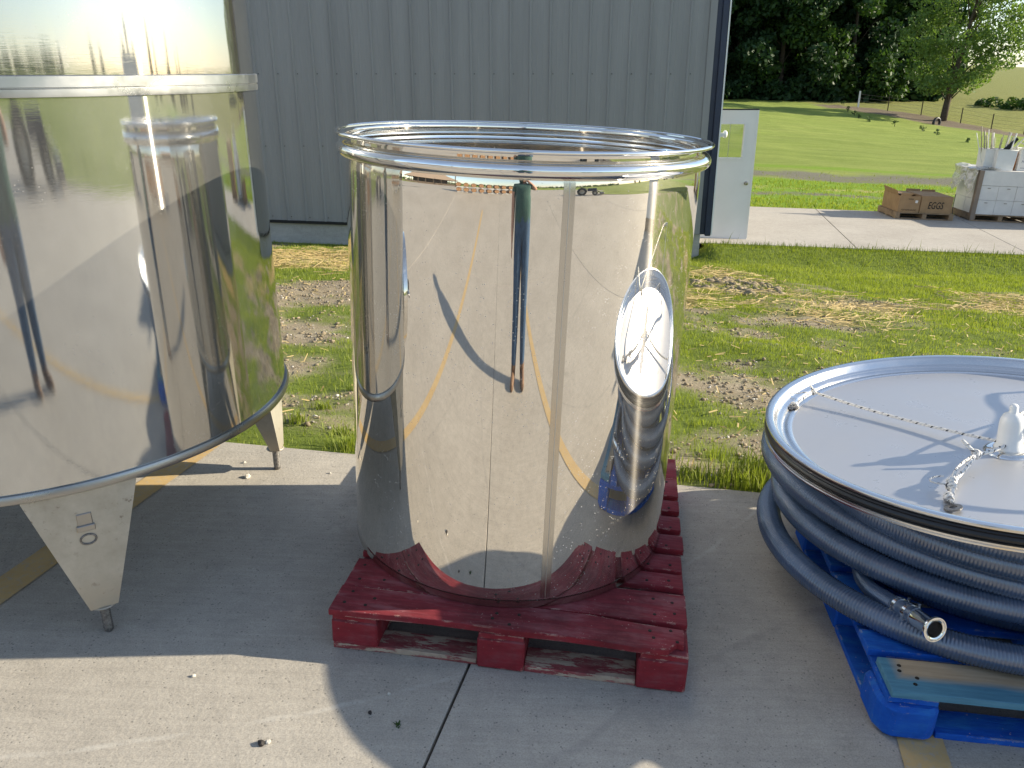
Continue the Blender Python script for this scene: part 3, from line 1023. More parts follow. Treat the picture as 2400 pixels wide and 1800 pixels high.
# open personnel door (leaf stands square to the side wall)
DY = 14.42
zb = -1.155
dx0, dx1 = WX + 0.03, 4.085
dm = MB()
wx0, wx1, wz0, wz1 = dx0 + 0.04, dx1 - 0.17, zb + 1.335, zb + 1.935
T0, T1 = DY, DY + 0.044
for a in ((dx0, wx0, zb, zb + 2.13), (wx1, dx1, zb, zb + 2.13), (wx0, wx1, zb, wz0), (wx0, wx1, wz1, zb + 2.13)):
    dm.box(a[0], a[1], T0, T1, a[2], a[3])
door = dm.build("door", M['doorpaint'], bld, bevel=0.0)
door["label"] = "pale grey metal door standing open with a half window"
wf = MB()
for a in ((wx0, wx1, wz0, wz0 + .03), (wx0, wx1, wz1 - .03, wz1), (wx0, wx0 + .03, wz0 + .03, wz1 - .03), (wx1 - .03, wx1, wz0 + .03, wz1 - .03)):
    wf.box(a[0], a[1], T0 - .012, T1 + .012, a[2], a[3])
wf.build("window_frame", M['doorpaint'], door)
MB().box(wx0 + .03, wx1 - .03, DY + .018, DY + .024, wz0 + .03, wz1 - .03).build("window_pane", M['glass'], door)
MB().box(wx0 + .44, wx0 + .447, DY + .026, DY + .03, wz0 + .03, wz1 - .03).build("blind_cord", M['whitetrim'], door)
MB().lathe([(0.001, -.062), (.022, -.06), (.030, -.045), (.026, -.03), (.014, -.02), (.014, -.008), (.034, -.006), (.034, 0)], 20, M4=Matrix.Translation((dx1 - .085, DY, zb + 0.94)) @ Matrix.Rotation(R(-90), 4, 'X')).build("door_knob", M['knob'], door, smooth=True, angle=40)
MB().box(dx1 + .0005, dx1 + .022, DY - .006, DY + .05, zb, zb + 2.13).build("door_edge", M['whitetrim'], door)
MB().box(dx0, dx1 + .02, DY - .004, DY + .05, zb - .028, zb - .0005).build("door_sweep", M['whitetrim'], door)
MB().box(dx0, dx1 + .02, DY - .006, DY + .05, zb + 2.1305, zb + 2.15).build("top_cap", M['darktrim'], door)
# small white lamp on the corner
MB().box(WX + .173, WX + .23, WY - .02, WY + .03, 0.60, 0.66).ball((WX + .25, WY - .01, 0.64), .05, 14, 8, sc=(.8, .8, 1.2)).build("wall_lamp", M['whitetrim'], bld, smooth=True, angle=40)

# ------------------------------------------------------------------ pallets
def board(name, pts, z0, z1, m, parent, bevel=0.0016, jit=0.0):
    q = [(x + random.uniform(-jit, jit), y + random.uniform(-jit, jit)) for x, y in pts]
    ox = sum(p[0] for p in q) / len(q) * 0 + min(p[0] for p in q)
    oy = min(p[1] for p in q)
    return MB().prism([(x - ox, y - oy) for x, y in q], z0, z1).build(name, m, parent, bevel=bevel, mx=Matrix.Translation((ox, oy, 0)) @ Matrix.Rotation(R(random.uniform(-.15, .15)), 4, 'Z'))

def rect(x0, x1, y0, y1, n=5, j=0.0018):
    """board outline with slightly worn long edges, CCW"""
    a = [(x0 + (x1 - x0) * i / n, y0 + random.uniform(-j, j)) for i in range(n + 1)]
    b = [(x1 - (x1 - x0) * i / n, y1 + random.uniform(-j, j)) for i in range(n + 1)]
    return a + b

rp = thing("red_pallet", "dark red painted wooden pallet under the middle tank", "pallet", on_ground(-0.530, 1.978, 0, R(-8.4)))
zt = 0.143
iv = [(.122, .266), (.304, .377), (.397, .484), (.524, .613), (.647, .739), (.783, .861), (.899, 1.047), (1.050, 1.219)]
front = [(0.0, -.003), (.10, -.002), (.20, .004), (.30, .008), (.42, .006), (.55, .004), (.68, .007), (.78, .004), (.86, .000), (.93, -.001), (.962, .006), (.972, .020), (.985, .036), (1.004, .030), (1.008, .060), (1.006, .098), (.90, .104), (.80, .112), (.74, .119), (.62, .1195), (.4, .1200), (.2, .1205), (.0, .1205)]
board("deck_board", front, zt - .021, zt, M['red'], rp)["label"] = "splintered front deck board with a broken right corner"
for i, (a, b) in enumerate(iv):
    e0, e1 = random.uniform(-.003, .004), random.uniform(-.004, .004)
    board("deck_board", rect(e0, 1.016 + e1 + (0.006 if i > 2 else 0), a, b, 6), zt - .021, zt + random.uniform(-.0015, .0015), M['red'], rp)
bx = [(.003, .140), (.432, .566), (.884, 1.020)]
by = [(.004, .15), (.535, .685), (1.065, 1.215)]
for (x0, x1) in bx:
    board("stringer_board", rect(x0 + .004, x1 - .002, .006, 1.213, 3), zt - .040, zt - .0215, M['red'], rp)
    for k, (y0, y1) in enumerate(by):
        lo = .0205 if (x0 < .1) else .001
        board("block", [(x0, y0), (x1, y0), (x1, y1), (x0, y1)], lo, zt - .0405, M['red'], rp, .005, .002)
board("bottom_board", rect(.006, .430, .012, .095, 5, .003), .0, .0195, M['redworn'], rp)
board("bottom_board", rect(.568, .882, .014, .098, 5, .003), .0, .0205, M['redworn'], rp)
for x0, x1 in ((.006, .138),):
    board("bottom_board", rect(x0, x1, .10, 1.2, 5, .003), .0, .0195, M['redworn'], rp)
board("bottom_board", rect(.142, .880, 1.12, 1.21, 5, .003), .0, .0205, M['redworn'], rp)
board("bottom_board", rect(.142, .880, .56, .66, 5, .003), .0, .0205, M['redworn'], rp)
nm = MB()
for a, b in [(.01, .11)] + iv:
    for xc in (.045, .105, .47, .53, .915, .975):
        for yc in (a + (b - a) * .28, a + (b - a) * .72):
            if b - a < .1 and yc > a + (b - a) * .5: continue
            nm.lathe([(0.0005, .0022), (.0045, .0018), (.0055, 0)], 7, c=(xc + random.uniform(-.012, .012), yc + random.uniform(-.012, .012), zt))
nm.build("nails", M['nail'], rp, kind="stuff")

bp = thing("blue_pallet", "bright blue painted wooden pallet under the coiled hose", "pallet", on_ground(0.958, 1.708, 0, R(-6.3)))
W2, D2 = 1.219, 1.016
for i, (a, b) in enumerate([(.0, .135), (.165, .255), (.30, .39), (.44, .53), (.58, .67), (.72, .81), (.88, 1.016)]):
    x0 = .018 if i == 0 else .004
    bd = board("deck_board", rect(x0, W2, a, b, 6), zt - .022, zt, M['teal'] if i == 0 else M['blue'], bp)
    if i == 0:
        bd["label"] = "front deck board of bare wood with blue overspray along its edges"
for x0, x1 in ((.0, .145), (.54, .68), (1.075, 1.219)):
    board("stringer_board", rect(x0 + .012, x1 - .004, .006, D2 - .004, 3), zt - .041, zt - .0225, M['blue'], bp)
    for k, (y0, y1) in enumerate(((-.012, .14), (.44, .58), (.876, 1.016))):
        if k == 0 and x0 == 0:
            pts = [(-.004, .03), (.012, -.004), (.035, -.016), (.115, -.018), (.142, -.006), (.150, .02), (.150, .14), (-.006, .14)]
        else:
            pts = [(x0, y0), (x1, y0), (x1, y1), (x0, y1)]
        board("block", pts, .001, zt - .0415, M['blue'], bp, .012 if (k == 0 and x0 == 0) else .006)
board("bottom_board", rect(.152, .538, .004, .095, 4), .0, .02, M['blue'], bp)
board("bottom_board", rect(.682, 1.073, .004, .095, 4), .0, .02, M['blue'], bp)
board("bottom_board", rect(.004, .095, .142, .438, 4), .0, .02, M['blue'], bp)
board("bottom_board", rect(.004, .095, .582, .874, 4), .0, .02, M['blue'], bp)
nm = MB()
for xc, yc in ((.066, .105), (.060, .083), (.098, .060), (.085, .034), (.58, .10), (.62, .06), (.60, .03), (1.12, .1), (1.15, .04)):
    nm.lathe([(0.0005, .0022), (.005, .0018), (.006, 0)], 7, c=(xc, yc, zt))
nm.build("nails", M['nail'], bp, kind="stuff")

# ------------------------------------------------------------------ middle tank
mt = thing("steel_tank", "mirror-polished open steel tank standing on the red pallet", "tank", on_ground(-0.017, 2.524, zt + .001))
RT = 0.518
H0 = zt
prof = [(RT - .012, 0.004), (RT - .002, 0.014), (RT, 0.03)]
z = 0.06
while z < 1.03:
    prof.append((RT, z)); z += 0.08
r = RT
prof += [(RT, 1.10), (RT, 1.15), (RT, 1.170)]
zs = np.linspace(1.174, 1.212, 24)
for i in range(1, len(zs)):
    t = (zs[i] - 1.174) / 0.038
    r -= math.tan(R(6.4) * t) * (zs[i] - zs[i - 1])
    prof.append((r, float(zs[i])))
RN = r
MB().lathe(prof, 256).build("tank_wall", M['mirror'], mt, smooth=True, angle=60)
bead = [(RN, 1.212), (RN + .0015, 1.2135)] + [(RN + .0035 + .0235 * math.sin(a), 1.2355 - .021 * math.cos(a)) for a in np.linspace(.12, math.pi - .12, 22)] + [(RN + .0012, 1.2575), (RN, 1.2585)]
MB().lathe(bead, 256).build("rim_bead", M['rim'], mt, smooth=True, angle=70)
neck = [(RN, 1.2585), (RN, 1.264), (RN, 1.270), (RN + .0005, 1.272), (RN + .003, 1.2742)]
MB().lathe(neck, 256).build("neck_band", M['mirror'], mt, smooth=True, angle=40)
lip = [(RN + .003, 1.2742), (RN + .012, 1.2768), (RN + .024, 1.278)] + [(RN + .026 + .0055 * math.sin(a), 1.2785 - .0055 * math.cos(a) + .0005) for a in np.linspace(0.2, math.pi * 1.35, 10)]
MB().lathe(lip, 256).build("rim_lip", M['rim'], mt, smooth=True, angle=70)
MB().lathe([(RT + .0008, .001), (RT + .0008, .012), (RT + .0008, .0225)], 220).build("base_ring", M['seam'], mt, smooth=True, angle=50)
MB().lathe([(0.001, .012), (RT - .014, .006)], 128).build("tank_floor", M['satin'], mt, smooth=True)
sa = R(-78.2)
sw = 0.0295 / 2 / RT
MB().lathe([(r_ + .0006, z_) for r_, z_ in prof if .02 < z_ < 1.211], 6, sa - sw, sa + sw).build("weld_seam", M['seam'], mt, smooth=True)
MB().lathe([(r_ + .0010, z_) for r_, z_ in prof if .02 < z_ < 1.211], 2, sa - .0022, sa + .0022).build("weld_bead", M['satin'], mt, smooth=True)

# ------------------------------------------------------------------ left tank
LX, LY, LR = -1.608, 2.671, 0.794
lt_ = thing("legged_tank", "large brushed steel tank on tapered legs at the left edge", "tank", Matrix.Translation((LX, LY, 0)))
hz = 0.524
lp = [(LR, hz + .028)] + [(LR, z) for z in np.linspace(hz + .06, 1.54, 14)]
MB().lathe(lp, 256).build("lower_shell", M['mirror_big'], lt_, smooth=True)
MB().lathe([(LR - .002, 1.590)] + [(LR - .002, z) for z in np.linspace(1.62, 2.75, 14)], 256).build("upper_shell", M['mirror_big'], lt_, smooth=True)
fl = [(LR + .0005, 1.5405), (LR + .007, 1.541), (LR + .0075, 1.546), (LR + .0075, 1.5585), (LR + .004, 1.560), (LR + .004, 1.5615), (LR + .0085, 1.563), (LR + .0085, 1.5875), (LR + .006, 1.589), (LR - .001, 1.5895)]
MB().lathe(fl, 256).build("flange_band", M['satin'], lt_, smooth=True, angle=35)
hem = [(LR + .0005, hz + .0275), (LR + .007, hz + .027), (LR + .012, hz + .016), (LR + .010, hz + .004), (LR - .004, hz - .004), (LR - .03, hz - .006), (LR - .05, hz - .004)]
MB().lathe(hem, 220).build("bottom_hem", M['hem'], lt_, smooth=True, angle=50)
MB().lathe([(0.001, hz - .06), (.4, hz - .045), (LR - .05, hz - .0045)], 128).build("tank_bottom", M['satin'], lt_, smooth=True)
MB().lathe([(LR - .002, 2.75), (LR - .05, 2.80), (.3, 2.92), (.001, 2.95)], 128).build("tank_top", M['satin'], lt_, smooth=True)

def make_leg(parent, ang, latch=False, twist=0.0):
    zl = z_yard(LX + LR * math.cos(ang))
    # local frame: X tangential, Y outward, Z up
    fx = Matrix.Rotation(ang - math.pi / 2, 4, 'Z') @ Matrix.Translation((0, LR - .012, 0)) @ Matrix.Rotation(twist, 4, 'Z')
    zt_, zb_ = hz - .006, 0.100 + zl
    m = MB()
    wt0, wt1, wb0, wb1 = -.145, .140, -.038, .030
    # curved-in top follows the tank, folded side flanges
    n = 8
    for k in range(n + 1):
        t = k / n
        zz = zt_ + (zb_ - zt_) * t
        a, b = wt0 + (wb0 - wt0) * t, wt1 + (wb1 - wt1) * t
        row = []
        for s in np.linspace(0, 1, 7):
            x = a + (b - a) * s
            sag = (LR - math.sqrt(max(0.01, LR * LR - x * x))) * (1 - t)
            row.append((x, -sag, zz))
        dpt = .13 * (1 - t) + .036 * t
        m.v += [(a + .004, row[0][1] - dpt, zz)] + row + [(b - .004, row[-1][1] - dpt, zz)]
    c = 9
    for k in range(n):
        for s in range(c - 1):
            m.f.append((k * c + s, k * c + s + 1, (k + 1) * c + s + 1, (k + 1) * c + s)); m.mi.append(0)
    leg = m.build("leg", M['leg'], parent, mx=fx)
    sol = leg.modifiers.new("thickness", 'SOLIDIFY'); sol.thickness = 0.004; sol.offset = -1
    MB().lathe([(0.001, zb_ - .006), (.034, zb_ - .006), (.036, zb_ - .003), (.034, zb_ - .0005), (.001, zb_ - .0005)], 28, c=(-.004, -.024, 0)).build("foot_plate", M['leg'], leg, smooth=True, angle=30)
    bp_ = [(0.0145 if i % 2 else 0.0135, zl + .012 + (zb_ - .007 - zl - .012) * i / 24) for i in range(25)]
    MB().lathe([(0.001, zl), (.010, zl + .001), (.0135, zl + .006)] + bp_, 14, c=(-.004, -.024, 0)).build("foot_bolt", M['bolt'], leg)
    if latch:
        lm = MB()
        q = [(-.026, -.055), (-.012, -.070), (.014, -.070), (.028, -.055), (.028, .0), (-.026, .0)]
        zc = hz - .115
        def plate(pts, y0, y1):
            k = len(lm.v)
            lm.v.extend([(x, y0, zc + z) for x, z in pts] + [(x, y1, zc + z) for x, z in pts])
            nn = len(pts)
            lm.f.append(tuple(k + i for i in range(nn))); lm.mi.append(0)
            lm.f.append(tuple(k + nn + i for i in reversed(range(nn)))); lm.mi.append(0)
            for i in range(nn):
                j = (i + 1) % nn
                lm.f.append((k + i, k + nn + i, k + nn + j, k + j)); lm.mi.append(0)
        plate(q, -.004, .0035)
        plate([(-.018, .006), (.020, .006), (.020, .045), (-.018, .045)], -.004, .007)
        plate([(-.022, -.008), (.024, -.008), (.024, .010), (-.022, .010)], .0035, .012)
        la = lm.build("latch_plate", M['hem'], leg, bevel=.0015)
        MB().tube([(.001 + .020 * math.cos(a), .005, zc - .036 + .015 * math.sin(a)) for a in np.linspace(0, 2 * math.pi, 20, endpoint=False)], .003, 6, closed=True).build("latch_ring", M['bolt'], leg, smooth=True)
    return leg
for ang, la, tw in ((R(-57.5), True, 0), (R(34), False, R(-32)), (R(124), False, 0), (R(213), False, 0)):
    make_leg(lt_, ang, la, tw)
# round manway on the camera side, beyond the left of the frame but seen in the mirror
mw = MB().lathe([(0.001, .07), (.21, .065), (.24, .05), (.245, .02), (.245, -.03)], 48, M4=Matrix.Rotation(R(-96), 4, 'Z') @ Matrix.Translation((LR, 0, 0.76)) @ Matrix.Rotation(R(90), 4, 'Y')).build("manway_door", M['rim'], lt_, smooth=True, angle=40)
MB().tube([Matrix.Rotation(R(-96), 4, 'Z') @ Vector((LR + .10, -.2 + .4 * k / 8, .76)) for k in range(9)], .013, 8).build("manway_clamp", M['satin'], mw, smooth=True)
MB().ball(Matrix.Rotation(R(-96), 4, 'Z') @ Vector((LR + .13, 0.02, .76)), .035, 12, 8).build("clamp_knob", M['black'], mw, smooth=True)

# ------------------------------------------------------------------ coiled hose
HY = z_yard(1.45)
def hose_mesh(path, rad, pitch, amp, sides):
    P = np.array(path)
    seg = np.r_[0, np.cumsum(np.linalg.norm(np.diff(P, axis=0), axis=1))]
    m = int(seg[-1] / pitch)
    u = (np.arange(m)[:, None] + np.array([0.0, .22, .58, .80])[None, :]).ravel() * pitch
    s = np.minimum(u, seg[-1])
    Q = np.stack([np.interp(s, seg, P[:, i]) for i in range(3)], 1)
    rr = rad + amp * np.tile(np.array([-1.0, 1.0, 1.0, -1.0]), m)
    return MB().tube(Q, rr, sides)
def smooth_path(C, n):
    C = np.array(C, float)
    t = np.linspace(0, len(C) - 1, n)
    i = np.clip(t.astype(int), 0, len(C) - 2); u = (t - i)[:, None]
    g = lambda k: C[np.clip(k, 0, len(C) - 1)]
    p0, p1, p2, p3 = g(i - 1), g(i), g(i + 1), g(i + 2)
    return 0.5 * (2 * p1 + (p2 - p0) * u + (2 * p0 - 5 * p1 + 4 * p2 - p3) * u ** 2 + (3 * p1 - p0 - 3 * p2 + p3) * u ** 3)
loops = [  # centre x, y, height over the apron, radius
    (1.490, 2.385, .183, .612), (1.56, 2.40, .184, .44), (1.535, 2.475, .263, .590), (1.60, 2.42, .264, .44),
    (1.655, 2.575, .344, .720), (1.60, 2.42, .344, .45), (1.60, 2.42, .420, .600), (1.56, 2.35, .472, .530),
    (2.06, 2.20, .535, .62), (2.06, 2.20, .460, .62), (2.06, 2.20, .382, .62), (2.06, 2.20, .304, .62), (2.06, 2.20, .226, .62), (2.06, 2.20, .184, .54)]  # this row: unseen loops added on the right to shade pallet and apron
pts = []
for k, (cx, cy_, hz_, rr) in enumerate(loops):
    nxt = loops[min(k + 1, len(loops) - 1)]
    for a in np.arange(0, 360, 6.0):
        # blend to the next loop over the far-right quarter (angles 30..90 degrees), out of the photo's sight
        b = 0.0
        t = a
        ang = R(90 + t)                       # start at the back, run anticlockwise: left, front, right
        if t > 285:
            b = (t - 285) / 75.0; b = b * b * (3 - 2 * b)
        x = cx + (nxt[0] - cx) * b; y = cy_ + (nxt[1] - cy_) * b
        h = hz_ + (nxt[2] - hz_) * b; r_ = rr + (nxt[3] - rr) * b
        wx = x + r_ * math.cos(ang); wy = y + r_ * math.sin(ang)
        pts.append((wx, wy, SX * wx + h + .004 * math.sin(3 * ang + k)))
hose = thing("coiled_hose", "dark blue ribbed hose coiled in thick loops on the blue pallet", "hose", Matrix.Translation((0, 0, 0)))
hose_mesh(smooth_path(pts, 5000), .0395, .0092, .0012, 12).build("hose_tube", M['hose'], hose, smooth=True)
# free end of the hose with its steel fitting
E_ = [(1.30, 2.52, .205), (1.16, 2.36, .195), (1.085, 2.20, .190), (1.066, 2.09, .196), (1.078, 2.01, .212), (1.098, 1.945, .226), (1.110, 1.905, .234)]
E_ = [(x, y, z + SX * x) for x, y, z in E_]
fit = thing("hose_end", "short blue hose end with a shiny steel pipe fitting", "hose fitting", Matrix.Translation((0, 0, 0)))
hose_mesh(smooth_path(E_, 200), .0235, .0068, .0013, 14).build("hose_tube", M['hose'], fit, smooth=True)
a_, b_ = Vector(E_[-2]), Vector((1.126, 1.822, .250 + SX * 1.126))
dr = (b_ - a_).normalized()
fm = Matrix.Translation(a_) @ dr.to_track_quat('Z', 'Y').to_matrix().to_4x4()
Lf = (b_ - a_).length
MB().lathe([(.0250, -.03), (.0262, -.028), (.0262, Lf * .42), (.024, Lf * .43)], 32, M4=fm).build("cuff", M['hose'], fit, smooth=True, angle=40)
for zz in (-.012, .030):
    MB().lathe([(.0264, zz - .006), (.0278, zz - .006), (.0278, zz + .006), (.0264, zz + .006)], 32, M4=fm).build("hose_clamp", M['rim'], fit, smooth=True, angle=30)
    c0 = fm @ Vector((.030, 0, zz)); c1 = fm @ Vector((.030, .022, zz))
    MB().tube([c0, c1], .005, 8).build("clamp_screw", M['rim'], fit)
MB().lathe([(.0235, Lf * .40), (.0245, Lf * .44), (.0245, Lf - .012), (.027, Lf - .008), (.0345, Lf - .005), (.0350, Lf), (.0345, Lf + .002), (.0315, Lf + .002), (.030, Lf - .0005), (.0280, Lf - .0005), (.0265, Lf + .002), (.0235, Lf + .001), (.0225, Lf - .004), (.0225, Lf * .5)], 48, M4=fm).build("steel_ferrule", M['rim'], fit, smooth=True, angle=35)
MB().lathe([(.0005, Lf * .5), (.0222, Lf * .5)], 24, M4=fm).build("bore", M['black'], fit)

# ------------------------------------------------------------------ floating lid
nL = Vector((-.07, .03, 1)).normalized()
xL = Vector((1, 0, .07)).normalized()
yL = nL.cross(xL)
mL = Matrix(((xL.x, yL.x, nL.x, 1.48), (xL.y, yL.y, nL.y, 2.285), (xL.z, yL.z, nL.z, .605), (0, 0, 0, 1)))
lid = thing("tank_lid", "round steel tank lid lying on top of the coiled hose", "lid", mL)
MB().lathe([(0.001, -.043), (.3, -.0445), (.600, -.0455)], 200).build("lid_plate", M['lidplate'], lid, smooth=True)
MB().lathe([(.600, -.0455), (.606, -.042), (.614, -.041), (.620, -.043), (.627, -.043), (.632, -.036), (.640, -.032), (.646, -.031), (.651, -.024), (.657, -.006), (.662, -.001), (.668, .0005), (.678, .0005), (.6835, -.001), (.685, -.005), (.683, -.010), (.672, -.012)], 220).build("inner_rim", M['lidrim'], lid, smooth=True, angle=50)
MB().lathe([(.672, -.0125), (.681, -.013), (.6855, -.018), (.6815, -.0235), (.686, -.029), (.687, -.034), (.681, -.040), (.671, -.0405)], 200).build("rubber_seal", M['rubber'], lid, smooth=True, angle=60)
MB().lathe([(.671, -.041), (.682, -.0415), (.6865, -.044), (.6865, -.048), (.683, -.0495), (.686, -.052), (.6855, -.057), (.678, -.059), (.60, -.062), (.001, -.064)], 220).build("lower_lip", M['lidrim'], lid, smooth=True, angle=45)
VC = Vector((-.035, -.102, -.045))
vm = MB().lathe([(.038, .006), (.040, .012), (.0385, .018), (.034, .028), (.0325, .085), (.031, .10), (.025, .114), (.014, .121), (.0115, .123), (.0115, .140), (.008, .146), (.001, .147)], 32, c=VC)
vm.ball(VC + Vector((.044, -.002, .074)), .029, 16, 10)
vm.tube([VC + Vector((.0, 0, .070)), VC + Vector((.03, -.002, .070))], .016, 14)
vv = vm.build("valve", M['valve'], lid, smooth=True, angle=60)
MB().lathe([(.066, .0), (.064, .006), (.054, .010), (.046, .013), (.041, .012), (.040, .004)], 40, c=VC).build("valve_collar", M['rim'], lid, smooth=True, angle=60)

def rope_path(a, b, sag, n=40, wob=0.0):
    out = []
    for i in range(n):
        t = i / (n - 1)
        p = a + (b - a) * t
        p = p + Vector((0, 0, -sag * 4 * t * (1 - t)))
        p += Vector((math.sin(t * 17) * wob, math.cos(t * 13) * wob, 0))
        out.append(p)
    return out
def knot(m, c, s, seed):
    rr = random.Random(seed)
    for k in range(3):
        ax = Vector((rr.uniform(-1, 1), rr.uniform(-1, 1), rr.uniform(-.4, .4))).normalized()
        u = ax.orthogonal().normalized(); v = ax.cross(u)
        o_ = c + Vector((rr.uniform(-.4, .4), rr.uniform(-.4, .4), rr.uniform(-.2, .3))) * s
        m.tube([o_ + (u * math.cos(t) + v * math.sin(t) * .8) * s * rr.uniform(.85, 1.1) for t in np.linspace(0, 2 * math.pi, 14, endpoint=False)], .0046, 7, closed=True, uv=True)
ZP = -.045
rp_r = .0047
ra = VC + Vector((-.02, .004, .030))
k1 = Vector((-.426, .402, ZP + .030))
e1 = Vector((-.512, .346, ZP + .006))
ro = MB().tube(rope_path(ra, k1, .012), rp_r, 8, uv=True).tube(rope_path(k1, e1, -.006, 14), rp_r, 8, uv=True)
ro.tube([k1 + Vector((-.002 * i, .003 * i, .004 * i)) for i in range(8)], rp_r * .8, 7, uv=True)
ro.tube([k1 + Vector((-.02 - .008 * i, .012, -.004 + .001 * math.sin(i))) for i in range(9)], rp_r * .4, 6, uv=True)
knot(ro, k1, .008, 1); knot(ro, e1, .009, 2)
ro.build("rope", M['rope'], lid, smooth=True)
rb = VC + Vector((-.016, -.016, .030))
k2 = Vector((-.306, -.318, ZP + .022)); k3 = Vector((-.170, -.178, ZP + .034)); e2 = Vector((-.345, -.398, ZP + .008))
ro = MB().tube(rope_path(rb, k3, .006, 20), rp_r * 1.15, 8, uv=True).tube(rope_path(k3, k2, .004, 20), rp_r * 1.15, 8, uv=True)
ro.tube([k3 + (k2 - k3) * (i / 16) + Vector((-.014, .008, 0)) * math.sin(math.pi * i / 16) for i in range(17)], rp_r * .95, 8, uv=True)
ro.tube(rope_path(k2, e2, -.004, 12), rp_r * 1.25, 8, uv=True)
ro.tube([k3 + Vector((-.004 * i, .003 * i, .0045 * i)) for i in range(9)], rp_r * 1.1, 8, uv=True)
ro.tube([k2 + Vector((-.052 * math.sin(t) , .012 + .026 * math.cos(t) , .004)) for t in np.linspace(.1, 3.0, 16)], rp_r * .5, 6, uv=True)
for i_, c_ in enumerate((k2, k2 + Vector((-.01, -.02, 0)), e2 + Vector((.004, .025, .004)), k3)):
    knot(ro, c_, .010, 10 + i_)
ro.build("rope", M['rope'], lid, smooth=True)
ro = MB().tube(rope_path(VC + Vector((.012, .014, .10)), Vector((.52, .26, ZP + .02)), -.03, 30), rp_r, 8, uv=True)
ro.tube(rope_path(VC + Vector((.03, .0, .028)), Vector((.42, -.28, ZP + .012)), .01, 30), rp_r, 8, uv=True)
knot(ro, Vector((.52, .26, ZP + .012)), .010, 21); knot(ro, Vector((.42, -.28, ZP + .012)), .010, 22)
ro.build("rope", M['rope'], lid, smooth=True)
def eyelet(c, ang):
    m = MB()
    n = 18
    o_ = [(.022 * math.cos(t), .022 * math.sin(t) * 1.0) for t in np.linspace(0, 2 * math.pi, n, endpoint=False)]
    i_ = [(.010 * math.cos(t), .010 * math.sin(t)) for t in np.linspace(0, 2 * math.pi, n, endpoint=False)]
    for z in (0, .004):
        m.v += [(x, y, z) for x, y in o_] + [(x, y, z) for x, y in i_]
    for k in range(n):
        j = (k + 1) % n
        m.f += [(k, j, n + j, n + k), (2 * n + k, 3 * n + k, 3 * n + j, 2 * n + j), (k, 2 * n + k, 2 * n + j, j), (n + k, n + j, 3 * n + j, 3 * n + k)]
        m.mi += [0] * 4
    m.build("eyelet", M['bolt'], lid, mx=Matrix.Translation(c) @ Matrix.Rotation(ang, 4, 'Z') @ Matrix.Rotation(R(12), 4, 'X'))
eyelet(Vector((-.352, -.420, ZP + .003)), R(-130)); eyelet(Vector((-.520, .340, ZP + .003)), R(145)); eyelet(Vector((.53, .27, ZP + .003)), R(30)); eyelet(Vector((.43, -.29, ZP + .003)), R(-35))
# air hose of the seal, standing clear of the lid on the right; only its shadow is in the frame
sdl = mL.to_3x3().inverted() @ sd
sh = [(.30, .35), (.22, .352), (.165, .345), (.125, .27), (.105, .18), (.03, .078), (-.10, -.05), (-.22, -.165), (-.33, -.26), (-.43, -.335)]
ah = []
for i, (x, y) in enumerate(sh):
    t = .62 + .12 * math.sin(i * .5)
    ah.append((x + sdl.x * t, y + sdl.y * t, ZP + sdl.z * t))
ah = [(.60, .33, ZP + .02), (.72, .36, ZP + .12)] + ah + [(.30, -.43, ZP + .15), (.36, -.45, ZP + .01)]
MB().tube(smooth_path(ah, 90), .0085, 10).build("air_hose", M['tube'], lid, smooth=True)

# ------------------------------------------------------------------ stones, leaf, weed on the apron
def rock_mesh(s, seed, sq=0.7):
    rr = random.Random(seed)
    bm = bmesh.new()
    bmesh.ops.create_icosphere(bm, subdivisions=2, radius=s)
    for v in bm.verts:
        k = 1 + .35 * noise.noise(v.co / s * 1.3 + Vector((seed, 0, 0))) + rr.uniform(-.05, .05)
        v.co = Vector((v.co.x * k, v.co.y * k * .85, v.co.z * k * sq))
    me = bpy.data.meshes.new("pebble"); bm.to_mesh(me); bm.free()
    return me
pebs = [(-1.135, 3.154, .007, "small pale pebble near the back leg of the large tank", 'palestone'),
        (-1.084, 3.025, .013, "larger pale pebble casting a shadow under the large tank", 'palestone'),
        (-.759, 3.083, .006, "tiny stone on the sunlit strip left of the middle tank", 'palestone'),
        (-.881, 1.847, .006, "small white chip alone on the sunlit concrete before the large tank", 'palestone'),
        (-.628, 1.610, .010, "dark lump standing in for a hole beside a white chip near the bottom edge", 'tar'),  # dark lump put where the concrete has a dark hole
        (-.612, 1.616, .007, "white chip touching the dark hole lump near the bottom edge", 'palestone'),
        (-.375, 1.727, .006, "dark speck of debris left of the slab joint", 'tar'),
        (-.335, 1.80, .005, "tiny pale chip in the shade before the red pallet", 'palestone')]
for i, (x, y, s, lb, mk_) in enumerate(pebs):
    me = rock_mesh(s, i * 3.7 + 1)
    me.materials.append(M[mk_])
    o = link("pebble", me)
    o.matrix_world = on_ground(x, y, s * .45, i * 1.3)
    tag(o, lb, "pebble", "loose stones on the concrete apron")
wv, wf_ = [], []
for k in range(16):
    a = random.uniform(0, 6.28); l = random.uniform(.006, .013)
    x0, y0 = -.296 + random.uniform(-.004, .004), 1.686 + random.uniform(-.009, .009)
    n = len(wv); z0 = SX * x0
    px_, py_ = -math.sin(a) * .0025, math.cos(a) * .0025
    wv += [(x0 + px_, y0 + py_, z0), (x0 - px_, y0 - py_, z0), (x0 + math.cos(a) * l, y0 + math.sin(a) * l, z0 + random.uniform(.004, .012))]
    wf_.append((n, n + 1, n + 2))
tag(fast_mesh("weed_sprig", wv, wf_, M['leaf_wood']), "tiny green weed growing out of the slab joint", "weed")

